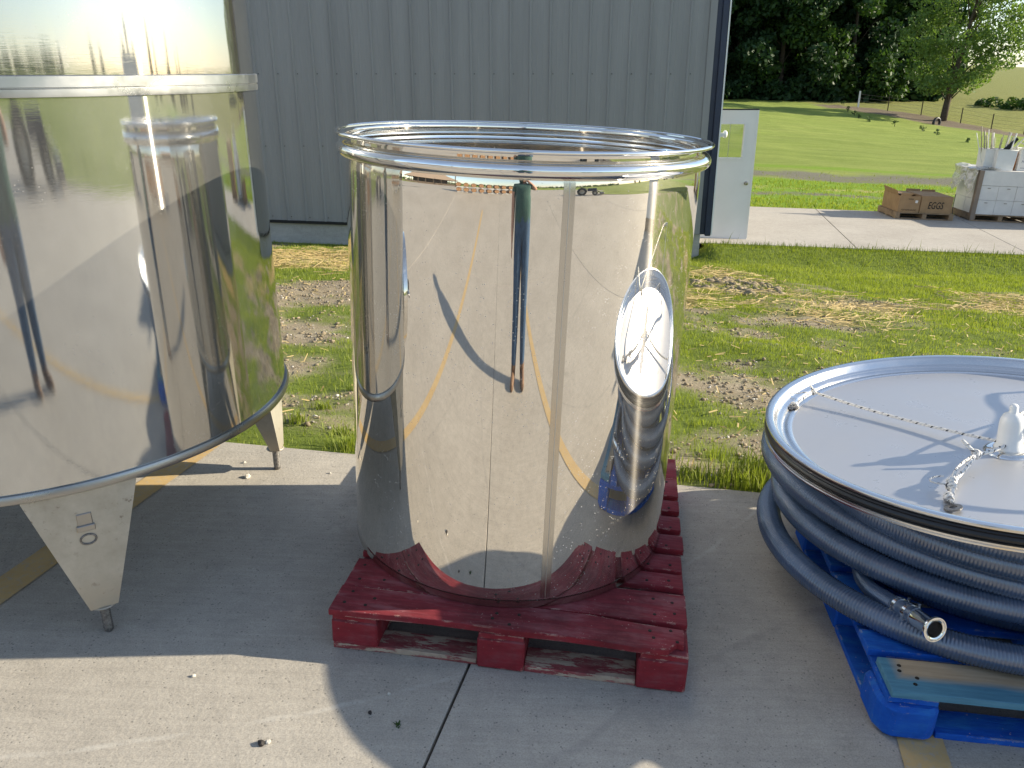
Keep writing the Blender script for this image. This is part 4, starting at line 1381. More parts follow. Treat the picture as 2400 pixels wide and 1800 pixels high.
# ------------------------------------------------------------------ grass, straw and stones on the rough ground
def blades(n, xr, yr, hfun, prob, wid, bend=0.5, exact=False):
    V, F = [], []
    cnt = tries = 0
    while cnt < n and tries < n * 14:
        tries += 1
        x = random.uniform(*xr); y = random.uniform(*yr)
        if y < yard_edge(x) - .005 or y > (13.9 if x > 3.05 else 13.70):
            continue
        if random.random() > prob(x, y):
            continue
        cnt += 1
        z = zn(x, y)
        h = hfun(x, y) * random.uniform(.55, 1.25)
        a = random.uniform(0, 6.283); b = a + random.uniform(-1.2, 1.2)
        w = wid * random.uniform(.7, 1.3) * (1 + .08 * y)
        dx, dy = math.cos(a) * w, math.sin(a) * w
        ex, ey = -math.sin(b) * h * bend * random.uniform(.2, 1.3), math.cos(b) * h * bend * random.uniform(.2, 1.3)
        k = len(V)
        V += [(x - dx, y - dy, z - .01), (x + dx, y + dy, z - .01), (x + dx * .6 + ex * .4, y + dy * .6 + ey * .4, z + h * .62), (x - dx * .6 + ex * .4, y - dy * .6 + ey * .4, z + h * .62), (x + ex, y + ey, z + h)]
        F += [(k, k + 1, k + 2, k + 3), (k + 3, k + 2, k + 4, k + 4)]
    return V, F
def tri_mesh(name, V, F, m, kind="stuff"):
    T = []
    for q in F:
        T.append((q[0], q[1], q[2]))
        if q[2] != q[3] and len(set(q)) == 4:
            T.append((q[0], q[2], q[3]))
    return fast_mesh(name, V, T, m, kind=kind)
def gp(x, y):
    g = green_mask(x, y)
    return max(0.0, min(1.0, (g - .38) / .35)) * (1.0 - .5 * straw_mask(x, y)) + .012
def gh(x, y):
    d = y - yard_edge(x)
    return .024 + (.018 if d > 5 else 0.0) + .022 * max(0, fbm(x, y, 1.5, 2, 7))
V, F = blades(60000, (-5.2, 2.6), (3.0, 13.6), gh, gp, .0016)
V2, F2 = blades(150000, (.6, 9.8), (2.2, 13.9), gh, gp, .0016)
o_ = len(V); V += V2; F += [tuple(i + o_ for i in q) for q in F2]
# bright fresh tufts along the edge of the apron
tufts = [(1.02, 3.13, .15, .10, 190), (1.10, 3.22, .13, .14, 160), (.80, 3.22, .12, .06, 120), (.70, 3.35, .10, .05, 60), (.93, 3.16, .14, .06, 110), (-.72, 3.36, .08, .07, 110), (-.80, 3.55, .07, .05, 70), (-1.02, 3.62, .05, .06, 60), (-.98, 3.95, .05, .05, 60), (-1.5, 3.55, .06, .07, 60), (1.3, 3.4, .16, .10, 120), (.95, 3.45, .14, .06, 70), (.62, 3.20, .16, .05, 60), (-.88, 4.35, .05, .05, 40), (1.5, 3.2, .2, .1, 120)]
for tx, ty, tr, th, n in tufts:
    v_, f_ = [], []
    for k in range(n):
        x, y = tx + random.gauss(0, tr * .5), ty + random.gauss(0, tr * .35)
        if y < yard_edge(x) + .005: y = yard_edge(x) + random.uniform(.005, .05)
        z = zn(x, y); h = th * random.uniform(.5, 1.35); a = random.uniform(0, 6.283); w = .0026 * random.uniform(.7, 1.2)
        dx, dy = math.cos(a) * w, math.sin(a) * w; b = a + 1.57 + random.uniform(-.6, .6); e = h * random.uniform(.1, .75)
        ex, ey = math.cos(b) * e, math.sin(b) * e
        q = len(V)
        V += [(x - dx, y - dy, z - .01), (x + dx, y + dy, z - .01), (x + dx * .7 + ex * .35, y + dy * .7 + ey * .35, z + h * .6), (x - dx * .7 + ex * .35, y - dy * .7 + ey * .35, z + h * .6), (x + ex, y + ey, z + h)]
        F += [(q, q + 1, q + 2, q + 3), (q + 3, q + 2, q + 4, q + 4)]
# ragged tufts along the near edge of the side walk
for k in range(1500):
    x = random.uniform(3.2, 10.5); y = 13.86 + random.uniform(-.12, .06)
    z = z_walk(x) - .02; h = random.uniform(.04, .12) * (2.2 if random.random() < .03 else 1); a = random.uniform(0, 6.28); w = .006
    dx = math.cos(a) * w; e = random.uniform(-.5, .5) * h
    q = len(V)
    V += [(x - dx, y, z), (x + dx, y, z), (x + dx * .5 + e * .4, y - .01, z + h * .6), (x - dx * .5 + e * .4, y - .01, z + h * .6), (x + e, y, z + h)]
    F += [(q, q + 1, q + 2, q + 3), (q + 3, q + 2, q + 4, q + 4)]
tri_mesh("grass", V, F, M['blade'])

V, F = [], []
def add_straw(n, xr, yr, prob, l0=.06, l1=.22):
    c = t = 0
    while c < n and t < n * 20:
        t += 1
        x = random.uniform(*xr); y = random.uniform(*yr)
        if y < yard_edge(x) + .02 or y > 13.6 or random.random() > prob(x, y): continue
        c += 1
        l = random.uniform(l0, l1); a = random.gauss(0, .9); w = random.uniform(.0016, .0034) * (1 + .06 * y)
        dx, dy = math.cos(a) * l / 2, math.sin(a) * l / 2
        px_, py_ = -math.sin(a) * w, math.cos(a) * w
        z0 = zn(x - dx, min(13.7, y - dy)) + random.uniform(.006, .05); z1 = zn(x + dx, min(13.7, y + dy)) + random.uniform(.006, .05)
        k = len(V)
        V.extend([(x - dx - px_, y - dy - py_, z0), (x + dx - px_, y + dy - py_, z1), (x + dx + px_, y + dy + py_, z1 + w), (x - dx + px_, y - dy + py_, z0 + w)])
        F.append((k, k + 1, k + 2, k + 3))
add_straw(4200, (-5.2, -.6), (8.6, 13.4), lambda x, y: straw_mask(x, y))
add_straw(3000, (1.2, 9.0), (5, 13.2), lambda x, y: straw_mask(x, y))
add_straw(1500, (-3, 6), (3.2, 9.0), lambda x, y: .5, .015, .075)
tri_mesh("straw", V, F, M['straw'])

def chips(name, n, xr, yr, prob, m, s0, s1):
    base = rock_mesh(1.0, 5.5)
    bv = np.array([v.co[:] for v in base.vertices]); bm_ = bmesh.new()
    bmesh.ops.create_icosphere(bm_, subdivisions=1, radius=1.0)
    bm_.verts.ensure_lookup_table()
    bv = np.array([v.co[:] for v in bm_.verts]); bf = np.array([[v.index for v in f.verts] for f in bm_.faces]); bm_.free()
    V, F = [], []
    c = t = 0
    while c < n and t < n * 20:
        t += 1
        x = random.uniform(*xr); y = random.uniform(*yr)
        if y < yard_edge(x) + .01 or y > 13.5 or random.random() > prob(x, y): continue
        s = s0 * (s1 / s0) ** (random.random() ** 2.2)
        q = bv * (1 + rng.uniform(-.28, .28, (len(bv), 1))) * np.array([1, random.uniform(.6, 1), random.uniform(.35, .75)]) * s
        a = random.uniform(0, 6.28); ca, sa_ = math.cos(a), math.sin(a)
        q = np.stack([q[:, 0] * ca - q[:, 1] * sa_ + x, q[:, 0] * sa_ + q[:, 1] * ca + y, q[:, 2] + zn(x, y) + s * .2], 1)
        F.append(bf + len(bv) * c); V.append(q); c += 1
    bpy.data.meshes.remove(base)
    return fast_mesh(name, np.concatenate(V), np.concatenate(F), m, kind="stuff")
dirt = lambda x, y: max(0.0, min(1.0, (.62 - green_mask(x, y)) / .3)) * (1 - straw_mask(x, y))
chips("soil_clods", 12000, (-3.2, 4.5), (2.7, 9.5), dirt, M['clod'], .004, .022)
chips("gravel", 7000, (-3.2, 4.5), (2.7, 8.5), dirt, M['stone'], .003, .012)
chips("stone_chips", 1100, (-3.0, 4.0), (2.9, 7.5), dirt, M['palestone'], .003, .014)
def heap(x, y):
    return 1.0 if math.hypot((x - 2.75) / .55, (y - 9.9) / .8) < 1 else 0.0
chips("soil_heap", 900, (2.1, 3.4), (9.0, 10.8), heap, M['clod'], .02, .075)

# low tussocks on the lawn just past the side walk
V, F = [], []
for k in range(34000):
    y = 18.42 + 9.5 * random.random() ** 1.9; x = random.uniform(2.5, 6 + .62 * y)
    wob = .35 * fbm(x, y, .5, 3, 3.1)
    if 24.4 + .03 * x + wob < y < 28.1 + .03 * x + wob and random.random() < .93: continue
    if abs(y - 21.6 - wob) < .8 and random.random() < .6: continue
    if fbm(x, y * 2, .9, 3, 6.0) < -.25 and random.random() < .8: continue
    z = z_far(x, y) + .05 * fbm(x, y, .35, 3) * min(1.0, (y - 18) / 4)
    h = random.uniform(.03, .085); a = random.uniform(0, 6.28); w = random.uniform(.008, .02)
    dx, dy = math.cos(a) * w, math.sin(a) * w
    q = len(V)
    V += [(x - dx, y - dy, z - .02), (x + dx, y + dy, z - .02), (x + random.uniform(-.04, .04), y + random.uniform(-.04, .04), z + h)]
    F.append((q, q + 1, q + 2))
fast_mesh("lawn_tussocks", V, F, M['blade'], kind="stuff")

# ------------------------------------------------------------------ trees
def leaf_cloud(centres, radii, n, size, seed, flat=.75):
    g = np.random.default_rng(seed)
    C = np.array(centres); rad = np.array(radii)
    w = rad ** 2; w = w / w.sum()
    idx = g.choice(len(C), n, p=w)
    d = g.normal(size=(n, 3)); d /= np.linalg.norm(d, axis=1)[:, None]
    rr = rad[idx] * g.uniform(.25, 1.0, n) ** .45
    P = C[idx] + d * rr[:, None] * np.array([1, 1, flat])
    u = g.normal(size=(n, 3)); u /= np.linalg.norm(u, axis=1)[:, None]
    t = g.normal(size=(n, 3)); v = np.cross(u, t); v /= np.linalg.norm(v, axis=1)[:, None]
    s = size * g.uniform(.55, 1.3, n)[:, None]
    q0, q1, q2, q3 = P - u * s, P - v * s * .55, P + u * s, P + v * s * .55
    V = np.stack([q0, q1, q2, q3], 1).reshape(-1, 3)
    F = np.arange(n * 4).reshape(n, 4)
    return V, F

def tree(name, label, x, y, z, h, cr, nclump, nleaf, leaf, m, seed, group=None, trunk=.3, low=.18, lean=0.0, shape=1.0, holes=0.0, limbs=7):
    g = random.Random(seed)
    root = thing(name, label, "tree", Matrix.Translation((x, y, z)) @ Matrix.Rotation(g.uniform(0, 6.28), 4, 'Z') if not lean else Matrix.Translation((x, y, z)), group)
    tk = MB()
    top = Vector((lean * h, 0, h * .86))
    spine = [Vector((lean * h * (t ** 1.3) + .1 * math.sin(3 * t + seed), .12 * math.sin(2.3 * t + seed), h * .86 * t)) for t in np.linspace(0, 1, 9)]
    tk.tube([s - Vector((0, 0, .3 if i == 0 else 0)) for i, s in enumerate(spine)], [trunk * (1 - .88 * i / 8) for i in range(9)], 8)
    cs, rs = [], []
    for k in range(nclump):
        t = low + (1 - low) * g.random()
        wid = cr * shape * (math.sin(math.pi * min(1, (t - low) / (1 - low) * .80 + .18)) ** .7)
        a = g.uniform(0, 6.283); r_ = wid * math.sqrt(g.uniform(.15, 1))
        sp = spine[min(8, int(t * 8.5))]
        c = Vector((sp.x + math.cos(a) * r_, sp.y + math.sin(a) * r_, h * t))
        cs.append(c); rs.append(cr * g.uniform(.14, .27))
        if k < limbs * 2:
            b = spine[max(1, min(7, int(t * 8) - 1))]
            md = (b + c) / 2 + Vector((0, 0, .05 * h))
            tk.tube([b, md, c], [trunk * .20, trunk * .09, trunk * .02], 5)
    tk.build("trunk", M['bark'], root, smooth=True)
    V, F = leaf_cloud(cs, rs, nleaf, leaf, seed)
    fast_mesh("crown", V, F, m, root)
    return root

tree("maple_tree", "slender light green tree leaning beside the wire fence", 40.6, 81.5, z_far(40.6, 81.5) - .1, 15.6, 5.2, 130, 21000, .165, M['leaf_maple'], 5, trunk=.34, low=.20, lean=.10, limbs=14)
wood = [(9, 103, 19, 'd'), (16, 104, 21, 'w'), (22.5, 101, 18, 'd'), (27, 106, 22, 'w'), (31, 101.5, 18, 'd'), (35.5, 104, 21, 'w'), (39.5, 103, 18, 'w'), (44, 107, 20, 'd'), (48.5, 112, 19, 'w'), (54, 124, 15, 'd'), (59, 135, 12, 'w'), (2, 102, 18, 'w'), (66, 150, 10, 'd'), (76, 165, 9, 'w'), (88, 180, 9, 'd')]
wl_ = ["dark broadleaf tree at the wood edge nearest the building corner", "tall tree with sunlit sprays at the left of the wood", "dense shadowed tree in the left part of the wood edge", "broad tall tree in the middle of the wood edge", "dark rounded tree in the middle of the wood edge", "tall tree with bright lower sprays beside the fence head", "leafy tree at the wood edge just past the fence end", "dark tree behind the light green leaning tree", "tree at the right end of the dense wood", "smaller tree half hidden behind the leaning tree", "small distant tree on the skyline right of the leaning tree", "tree of the wood hidden behind the building corner", "low distant tree on the skyline at the right edge", "faint low tree far along the skyline", "farthest low tree along the skyline"]
for i, (x, y, h, k) in enumerate(wood):
    tree("woodland_tree", wl_[i], x, y, z_far(x, y) - .3, h, h * .30 + (1.5 if h > 12 else 1), 75 if h > 12 else 30, 15000 if h > 12 else 4500, .29, M['leaf_wood'] if k == 'w' else M['leaf_dark'], 40 + i, "trees of the wood", trunk=.38, low=.02, shape=1.05, limbs=5)  # 'w' trees take the brighter leaf: sunlit clumps put into the colour
# the mass of the wood behind and its skirt of scrub
cs, rs = [], []
for k in range(900):
    x = random.uniform(-12, 53); y = random.uniform(104, 122)
    cs.append((x, y, z_far(x, y) + random.uniform(.5, 17.0 if x < 46 else 12))); rs.append(random.uniform(1.3, 2.6))
for k in range(260):
    x = random.uniform(-4, 50); y = 99.3 + random.uniform(-1.0, 1.5) + max(0, x - 36) * .35
    cs.append((x, y, z_far(x, y) + random.uniform(.2, 1.9))); rs.append(random.uniform(.6, 1.3))
V, F = leaf_cloud(cs, rs, 150000, .46, 99)
fast_mesh("woods", V, F, M['leaf_dark'], kind="stuff")

# scrub patch in the field and saplings along the lawn edge
cs = [(random.uniform(52, 66), random.uniform(92, 99), 0) for _ in range(60)]
cs = [(x, y, z_far(x, y) + random.uniform(.1, .9)) for x, y, _ in cs]
V, F = leaf_cloud(cs, [random.uniform(.5, 1.0) for _ in cs], 7000, .20, 77)
fast_mesh("weeds", V, F, M['leaf_wood'], kind="stuff")
sap = [(34.96, 92, .55), (32.46, 84, .55), (31.57, 80, .6), (30.4, 76, .5), (29.72, 72, .6), (30.12, 68, .55), (30.5, 64, .5), (29.62, 60, .5), (27.6, 52, .4)]
sl = ["first low shrub by the fence head", "second low shrub down the lawn edge from the fence head", "third low shrub down the lawn edge", "fourth low shrub down the lawn edge", "fifth and bushier shrub down the lawn edge", "low shrub on the lawn just left of the leaning tree", "low shrub on the lawn below the leaning tree", "low shrub on the lawn right of the tree foot", "last low shrub of the row above the cardboard boxes"]
for i, (x, y, s) in enumerate(sap):
    z = z_far(x, y)
    sr = thing("young_shrub", sl[i], "shrub", Matrix.Translation((x, y, z)), "young shrubs along the lawn edge")
    MB().tube([(0, 0, -.1), (.02, 0, s * .5), (0, .03, s * .9)], [.03, .02, .008], 5).build("stem", M['bark'], sr)
    V, F = leaf_cloud([(random.uniform(-.3, .3) * s, random.uniform(-.3, .3) * s, s * random.uniform(.2, .8)) for _ in range(8)], [.22 * s] * 8, 110, .05, 300 + i)
    fast_mesh("foliage", V, F, M['leaf_wood'], sr)

# wire fence
fn = thing("wire_fence", "thin wire fence with steel posts running along the field", "fence", Matrix.Translation((0, 0, 0)))
fp = []
L_ = 0.0
for (ax, ay), (bx_, by_) in zip(FENCE[:-1], FENCE[1:]):
    n = max(1, int(math.hypot(bx_ - ax, by_ - ay) / 2.1))
    for k in range(n):
        fp.append((ax + (bx_ - ax) * k / n, ay + (by_ - ay) * k / n))
for i, (x, y) in enumerate(fp):
    z = z_far(x, y)
    w = .07 if i == 0 else .035
    MB().box(-w, w, -w, w, -.3, 1.55 if i == 0 else 1.38).build("post", M['whitetrim'] if i == 0 else M['bark'], fn, mx=Matrix.Translation((x, y, z)))
wm = MB()
for hh in (.3, .6, .9, 1.25):
    wm.tube([(x, y, z_far(x, y) + hh) for x, y in fp], .006, 4)
wm.build("wires", M['rod'], fn)
ty = MB().tube([(.42 * math.cos(a), 0, .42 * math.sin(a)) for a in np.linspace(0, 2 * math.pi, 24, endpoint=False)], .12, 8, closed=True).build("old_tyre", M['black'], smooth=True)
ty.matrix_world = Matrix.Translation((38.6, 78.6, z_far(38.6, 78.6) + .12)) @ Matrix.Rotation(R(28), 4, 'Z')
tag(ty, "dark round culvert tyre half sunk by the leaning tree foot", "tyre")

# ------------------------------------------------------------------ pallet loads on the side walk
def crate_pallet(name, label, mx, W, D, group=None, nb=6):
    r_ = thing(name, label, "pallet", mx, group)
    for k in range(nb):
        a = D * k / nb + .012
        MB().box(0, W, a, a + D / nb - .03, .118, .138).build("deck_board", M['oldwood'], r_)
    for x in (0.0, W / 2 - .045, W - .09):
        MB().box(x, x + .09, .004, D - .004, .022, .1175).build("stringer", M['oldwood'], r_)
    for k in range(3):
        a = (D - .1) * k / 2
        MB().box(.002, W - .002, a, a + .1, .002, .0215).build("bottom_board", M['oldwood'], r_)
    return r_
def text_part(s, name, size, m, parent, mx, sx=1.0, shear=0.0, off=0.0, align='CENTER'):
    cu = bpy.data.curves.new(name, 'FONT')
    cu.body = s; cu.size = size; cu.shear = shear; cu.offset = off; cu.align_x = align
    cu.extrude = 0.0004; cu.resolution_u = 3
    cu.materials.append(m)
    tmp = bpy.data.objects.new("tmp_text", cu)
    COL.objects.link(tmp)
    me = bpy.data.meshes.new_from_object(tmp.evaluated_get(bpy.context.evaluated_depsgraph_get()))
    bpy.data.objects.remove(tmp)
    if not me.materials: me.materials.append(m)
    return link(name, me, parent, None, mx @ Matrix.Scale(sx, 4, (1, 0, 0)))

ex, ey = 8.03, 17.42
egg_mx = Matrix.Translation((ex, ey, z_walk(ex))) @ Matrix.Rotation(math.atan(0.0372), 4, 'Y') @ Matrix.Rotation(R(-2), 4, 'Z')
crate_pallet("wooden_pallet", "low wooden pallet under the brown cardboard boxes", egg_mx, 1.20, .98, "pallets on the side walk")
def open_box(name, label, x0, x1, y0, y1, z0, z1, m):
    t = .006
    r_ = thing(name, label, "box", egg_mx @ Matrix.Translation((x0, y0, z0)))
    w, d, h = x1 - x0, y1 - y0, z1 - z0
    b = MB().box(0, w, 0, t, 0, h).box(0, w, d - t, d, 0, h).box(0, t, t, d - t, 0, h).box(w - t, w, t, d - t, 0, h).box(t, w - t, t, d - t, 0, t)
    b.build("carton_body", m, r_)
    return r_, w, d, h
FRONT = Matrix.Rotation(R(90), 4, 'X')
b2, w, d, h = open_box("egg_box", "wide brown cardboard box printed EGGS in black capitals", .49, 1.14, .03, .90, .139, .480, M['kraft'])
for nm_, q in (("flap", (.004, w - .004, .004, d * .30)), ("flap", (.004, w - .004, d * .315, d * .69)), ("flap", (.004, w - .004, d * .70, d - .004))):
    MB().box(q[0], q[1], q[2], q[3], h + .001, h + .006).build(nm_, M['kraft'], b2)
MB().box(.006, w * .48, d - .02, d - .012, h + .008, h + .05).build("flap", M['kraft'], b2)
MB().box(w * .52, w * .97, d - .02, d - .012, h + .008, h + .045).build("flap", M['kraft'], b2)
text_part("EGGS", "lettering", .20, M['ink'], b2, Matrix.Translation((w * .47, -.003, h * .27)) @ FRONT, .66, .18, .002)
b1, w, d, h = open_box("handled_box", "brown cardboard box with a hand hole left of the egg box", .04, .475, .04, .90, .139, .470, M['kraft'])
MB().box(w * .42, w * .66, -.002, -.0005, h * .80, h * .84).build("hand_hole", M['ink'], b1)
fm_ = MB()
for q in ((w * .30, w * .70, h * .26, h * .265), (w * .30, w * .70, h * .50, h * .505), (w * .30, w * .31, h * .265, h * .50), (w * .69, w * .70, h * .265, h * .50)):
    fm_.box(q[0], q[1], -.0015, -.0005, q[2], q[3])
fm_.build("printed_frame", M['kraftdark'], b1)
text_part("KEEP REFRIGERATED", "lettering", .042, M['ink'], b1, Matrix.Translation((w * .52, -.002, h * .10)) @ FRONT, .8)
fl_ = MB(); fl_.v = [(0, 0, h), (w * .5, 0, h), (w * .62, -.02, h + .055), (.02, -.01, h + .065), (0, .004, h + .001), (w * .5, .004, h + .001), (w * .62, -.016, h + .058), (.02, -.006, h + .068)]
fl_.f = [(0, 1, 2, 3), (4, 7, 6, 5), (0, 4, 5, 1), (2, 6, 7, 3), (1, 5, 6, 2), (0, 3, 7, 4)]; fl_.mi = [0] * 6
fl_.build("flap", M['kraft'], b1)
MB().box(.004, w - .004, d * .34, d * .97, h + .001, h + .006).build("flap", M['kraft'], b1)
fb = MB(); fb.v = [(-.05, d * .1, h + .10), (-.002, d * .1, h), (-.002, d * .95, h), (-.05, d * .95, h + .12), (-.046, d * .1, h + .10), (.002, d * .1, h), (.002, d * .95, h), (-.046, d * .95, h + .12)]
fb.f = [(0, 1, 2, 3), (4, 7, 6, 5), (0, 4, 5, 1), (2, 6, 7, 3), (0, 3, 7, 4), (1, 5, 6, 2)]; fb.mi = [0] * 6
fb.build("flap", M['kraft'], b1)
MB().box(w * .70, w * .82, -.004, -.001, h * .70, h * .86).build("paper_tag", M['carton'], b1, mx=Matrix.Rotation(R(6), 4, 'Y'))
ln = MB().tube(smooth_path([(ex + 1.22, ey + .30, z_walk(ex) + .12), (ex + 1.25, ey + .2, z_walk(ex) + .02), (ex + 1.36, ey + .3, z_walk(ex) + .0), (ex + 1.44, ey + .5, z_walk(ex) + .12), (ex + 1.5, ey + .6, z_walk(ex) + .42)], 30), .008, 6).build("strap", M['black'], smooth=True)
tag(ln, "loose black strap hanging between the two pallet loads", "strap")

wx_, wy_ = 9.66, 17.50
w_mx = Matrix.Translation((wx_, wy_, z_walk(wx_))) @ Matrix.Rotation(math.atan(0.0372), 4, 'Y') @ Matrix.Rotation(R(-3), 4, 'Z')
crate_pallet("wooden_pallet", "wooden pallet under the tall stack of white cartons", w_mx, 1.22, 1.05, "pallets on the side walk")
stk = thing("carton_stack", "tall stack of white cartons with grey corner posts", "carton stack", w_mx @ Matrix.Translation((0, 0, .139)))
ch = .298
for lay in range(3):
    cuts = [0.05, .45, .82, 1.17] if lay != 2 else [0.05, 1.17]
    for a, b in zip(cuts[:-1], cuts[1:]):
        for y0, y1 in ((.03, .52), (.525, 1.02)):
            j = random.uniform(-.006, .006)
            MB().box(a + .002, b - .002, y0 + j, y1 + j - .003, lay * ch + .001, (lay + 1) * ch - .003).build("carton", M['carton'], stk, bevel=.004)
hm = MB()
for lay in range(2):
    for x in (.22, .62, .98):
        hm.box(x, x + .06, .018, .023, lay * ch + ch * .80, lay * ch + ch * .84)
hm.build("hand_holes", M['kraftdark'], stk)
for (x0, x1, y0, y1) in ((-.012, .075, .002, .022), (-.012, .012, .023, .10), (1.145, 1.235, .002, .022), (1.208, 1.232, .023, .10)):
    MB().box(x0, x1, y0, y1, -.137 if y0 < .01 else 0, 3 * ch + .004).build("corner_post", M['kraftdark'], stk)
MB().box(-.004, 1.225, .03, 1.03, 3 * ch + .0005, 3 * ch + .006).build("top_sheet", M['carton'], stk)
# torn plastic film bunched over the upper left side
pm = MB()
nu, nv = 22, 16
for i in range(nu + 1):
    for j in range(nv + 1):
        u, v = i / nu, j / nv
        p = noise.fractal(Vector((u * 4, v * 5, 1.3)), 1, 2, 4)
        y = .02 + 1.0 * v
        if u < .45:
            x, z = .42 - u / .45 * .44 + .03 * p, 3 * ch + .035 + .045 * p
        else:
            x, z = -.03 - .055 * (1 + p), 3 * ch + .02 - (u - .45) / .55 * (.40 + .12 * math.sin(v * 9))
        pm.v.append((x, y, z + .015 * math.sin(v * 23 + u * 9)))
for i in range(nu):
    for j in range(nv):
        k = i * (nv + 1) + j
        pm.f.append((k, k + 1, k + nv + 2, k + nv + 1)); pm.mi.append(0)
pm.build("plastic_film", M['film'], stk)

ztop = .139 + 3 * ch + .0075
def on_stack(x, y): return w_mx @ Matrix.Translation((x, y, ztop))
def pail(label, x, y, w, d, h):
    r_ = thing("plastic_pail", label, "pail", on_stack(x, y), "pails on the white cartons")
    m = MB()
    def ring(s, z): return [(-w / 2 * s, -d / 2 * s, z), (w / 2 * s, -d / 2 * s, z), (w / 2 * s, d / 2 * s, z), (-w / 2 * s, d / 2 * s, z)]
    m.v = ring(.90, 0) + ring(1, h) + ring(.96, h) + ring(.87, .01)
    for a in range(3):
        for k in range(4):
            j = (k + 1) % 4
            m.f.append((a * 4 + k, a * 4 + j, a * 4 + 4 + j, a * 4 + 4 + k)); m.mi.append(0)
    m.f += [(3, 2, 1, 0), (12, 13, 14, 15)]; m.mi += [0, 0]
    m.build("pail_body", M['pail'], r_, bevel=.012)
    e = MB(); e.tube([(-w / 2, -d / 2, h), (w / 2, -d / 2, h), (w / 2, d / 2, h), (-w / 2, d / 2, h)], .010, 6, closed=True)
    e.build("pail_rim", M['pail'], r_, smooth=True)
    return r_
pail("white square pail full of rods at the left", .30, .42, .36, .34, .40)
pail("white square pail in front with black bits inside", .50, .28, .40, .34, .415)
for k in range(17):
    if k < 11:
        x, y = .16 + .025 * k + random.uniform(-.01, .01), .42 + random.uniform(-.1, .1)
        tx, ty_ = x - .20 + .022 * k + random.uniform(-.05, .05), y + random.uniform(-.05, .1)
        z0, z1 = .06, random.uniform(.62, .86)
    else:
        x, y = .42 + .03 * (k - 11), .30 + random.uniform(-.06, .06)
        tx, ty_ = x + random.uniform(-.02, .22), y + .05
        z0, z1 = .06, random.uniform(.60, .80)
    o = MB().tube([(0, 0, 0), (tx - x, ty_ - y, z1 - z0)], random.choice([.008, .011, .014]), 6).build("metal_rod", M['rod'] if k % 4 else M['pail'])
    o.matrix_world = on_stack(x, y) @ Matrix.Translation((0, 0, z0))
    tag(o, "thin metal rod sticking up out of a white pail", "rod", "rods standing in the pails")
pl = MB().box(-.02, .20, -.01, .01, 0, .03)
pl.v = [(x, y, z) for x, y, z in [(-.10, 0, 0), (.12, 0, .24), (.16, 0, .20), (-.02, 0, -.06), (-.10, .03, 0), (.12, .03, .24), (.16, .03, .20), (-.02, .03, -.06)]]
pl.f = [(0, 3, 2, 1), (4, 5, 6, 7), (0, 1, 5, 4), (1, 2, 6, 5), (2, 3, 7, 6), (3, 0, 4, 7)]; pl.mi = [0] * 6
o = pl.build("black_scraper", M['black'])
o.matrix_world = on_stack(.58, .28) @ Matrix.Translation((0, 0, .42))
tag(o, "flat black tool leaning in the front pail", "tool")
o = MB().box(0, .15, 0, .22, 0, .37).build("orange_carton", M['orange'], bevel=.004)
o.matrix_world = on_stack(.68, .30)
tag(o, "narrow orange-brown carton between the pail and the printed box", "box")
pb = thing("printed_box", "white box with a grey-blue script print on the cartons", "box", on_stack(.81, .22))
MB().box(0, .40, 0, .36, 0, .44).build("carton_body", M['carton'], pb, bevel=.005)
MB().box(-.004, .404, -.004, .364, .4405, .452).build("carton_lid", M['carton'], pb)
text_part("Country", "lettering", .085, M['blueink'], pb, Matrix.Translation((.22, -.002, .245)) @ FRONT, .95, .25)
text_part("Heritage", "lettering", .085, M['blueink'], pb, Matrix.Translation((.20, -.002, .165)) @ FRONT, .95, .25)
MB().box(.06, .36, -.0015, -.0005, .055, .065).build("printed_rule", M['blueink'], pb)
o = MB().tube(smooth_path([(.55, .2, .40), (.62, .14, .46), (.74, .16, .60), (.86, .2, .72), (.95, .22, .70), (.93, .22, .56), (.82, .18, .47), (.70, .15, .43), (.68, .17, .54), (.76, .2, .56), (.90, .2, .50)], 60), .014, 8).build("plastic_tube", M['tube'], smooth=True)
o.matrix_world = on_stack(0, 0)
tag(o, "cream plastic tube looped over the pail and the box", "tube")

# ------------------------------------------------------------------ the photographer (seen in the mirror of the tank)
def skin_body(edges, verts, mats, name, pick, parent):
    me = bpy.data.meshes.new(name)
    me.from_pydata([v[:3] for v in verts], edges, [])
    o = link(name, me, parent)
    sk = o.modifiers.new("skin", 'SKIN')
    for i, v in enumerate(verts):
        r_ = (max(v[3]) * 1.30,) * 2 if isinstance(v[3], tuple) and max(v[3]) > .09 else ((max(v[3]) * 1.1,) * 2 if isinstance(v[3], tuple) else (v[3] * 1.42, v[3] * 1.42))
        me.skin_vertices[0].data[i].radius = r_
    me.skin_vertices[0].data[0].use_root = True
    ss = o.modifiers.new("subsurf", 'SUBSURF'); ss.levels = 2; ss.render_levels = 2
    dg = bpy.context.evaluated_depsgraph_get()
    me2 = bpy.data.meshes.new_from_object(o.evaluated_get(dg))
    o.modifiers.clear()
    o.data = me2
    me2.materials.clear()
    for m in mats: me2.materials.append(m)
    for p in me2.polygons:
        p.material_index = pick(p.center)
        p.use_smooth = True
    bpy.data.meshes.remove(me)
    return o
M['skin'] = plain("skin", (0.42, 0.24, 0.17), 0.55, 0, 0.08, 12)
M['shirt'] = plain("green_cotton_shirt", (0.035, 0.085, 0.075), 0.85, 0, 0.15, 14)
M['jeans'] = plain("blue_denim", (0.035, 0.075, 0.145), 0.85, 0, 0.25, 22)
M['boot'] = plain("brown_leather_boot", (0.17, 0.10, 0.06), 0.6, 0, 0.2, 15)
M['hair'] = plain("brown_hair", (0.05, 0.03, 0.02), 0.7)
per = thing("person", "person in green t-shirt and jeans holding a phone, mirrored in the tank", "person", Matrix.Translation((0.015, -.10, 0)))
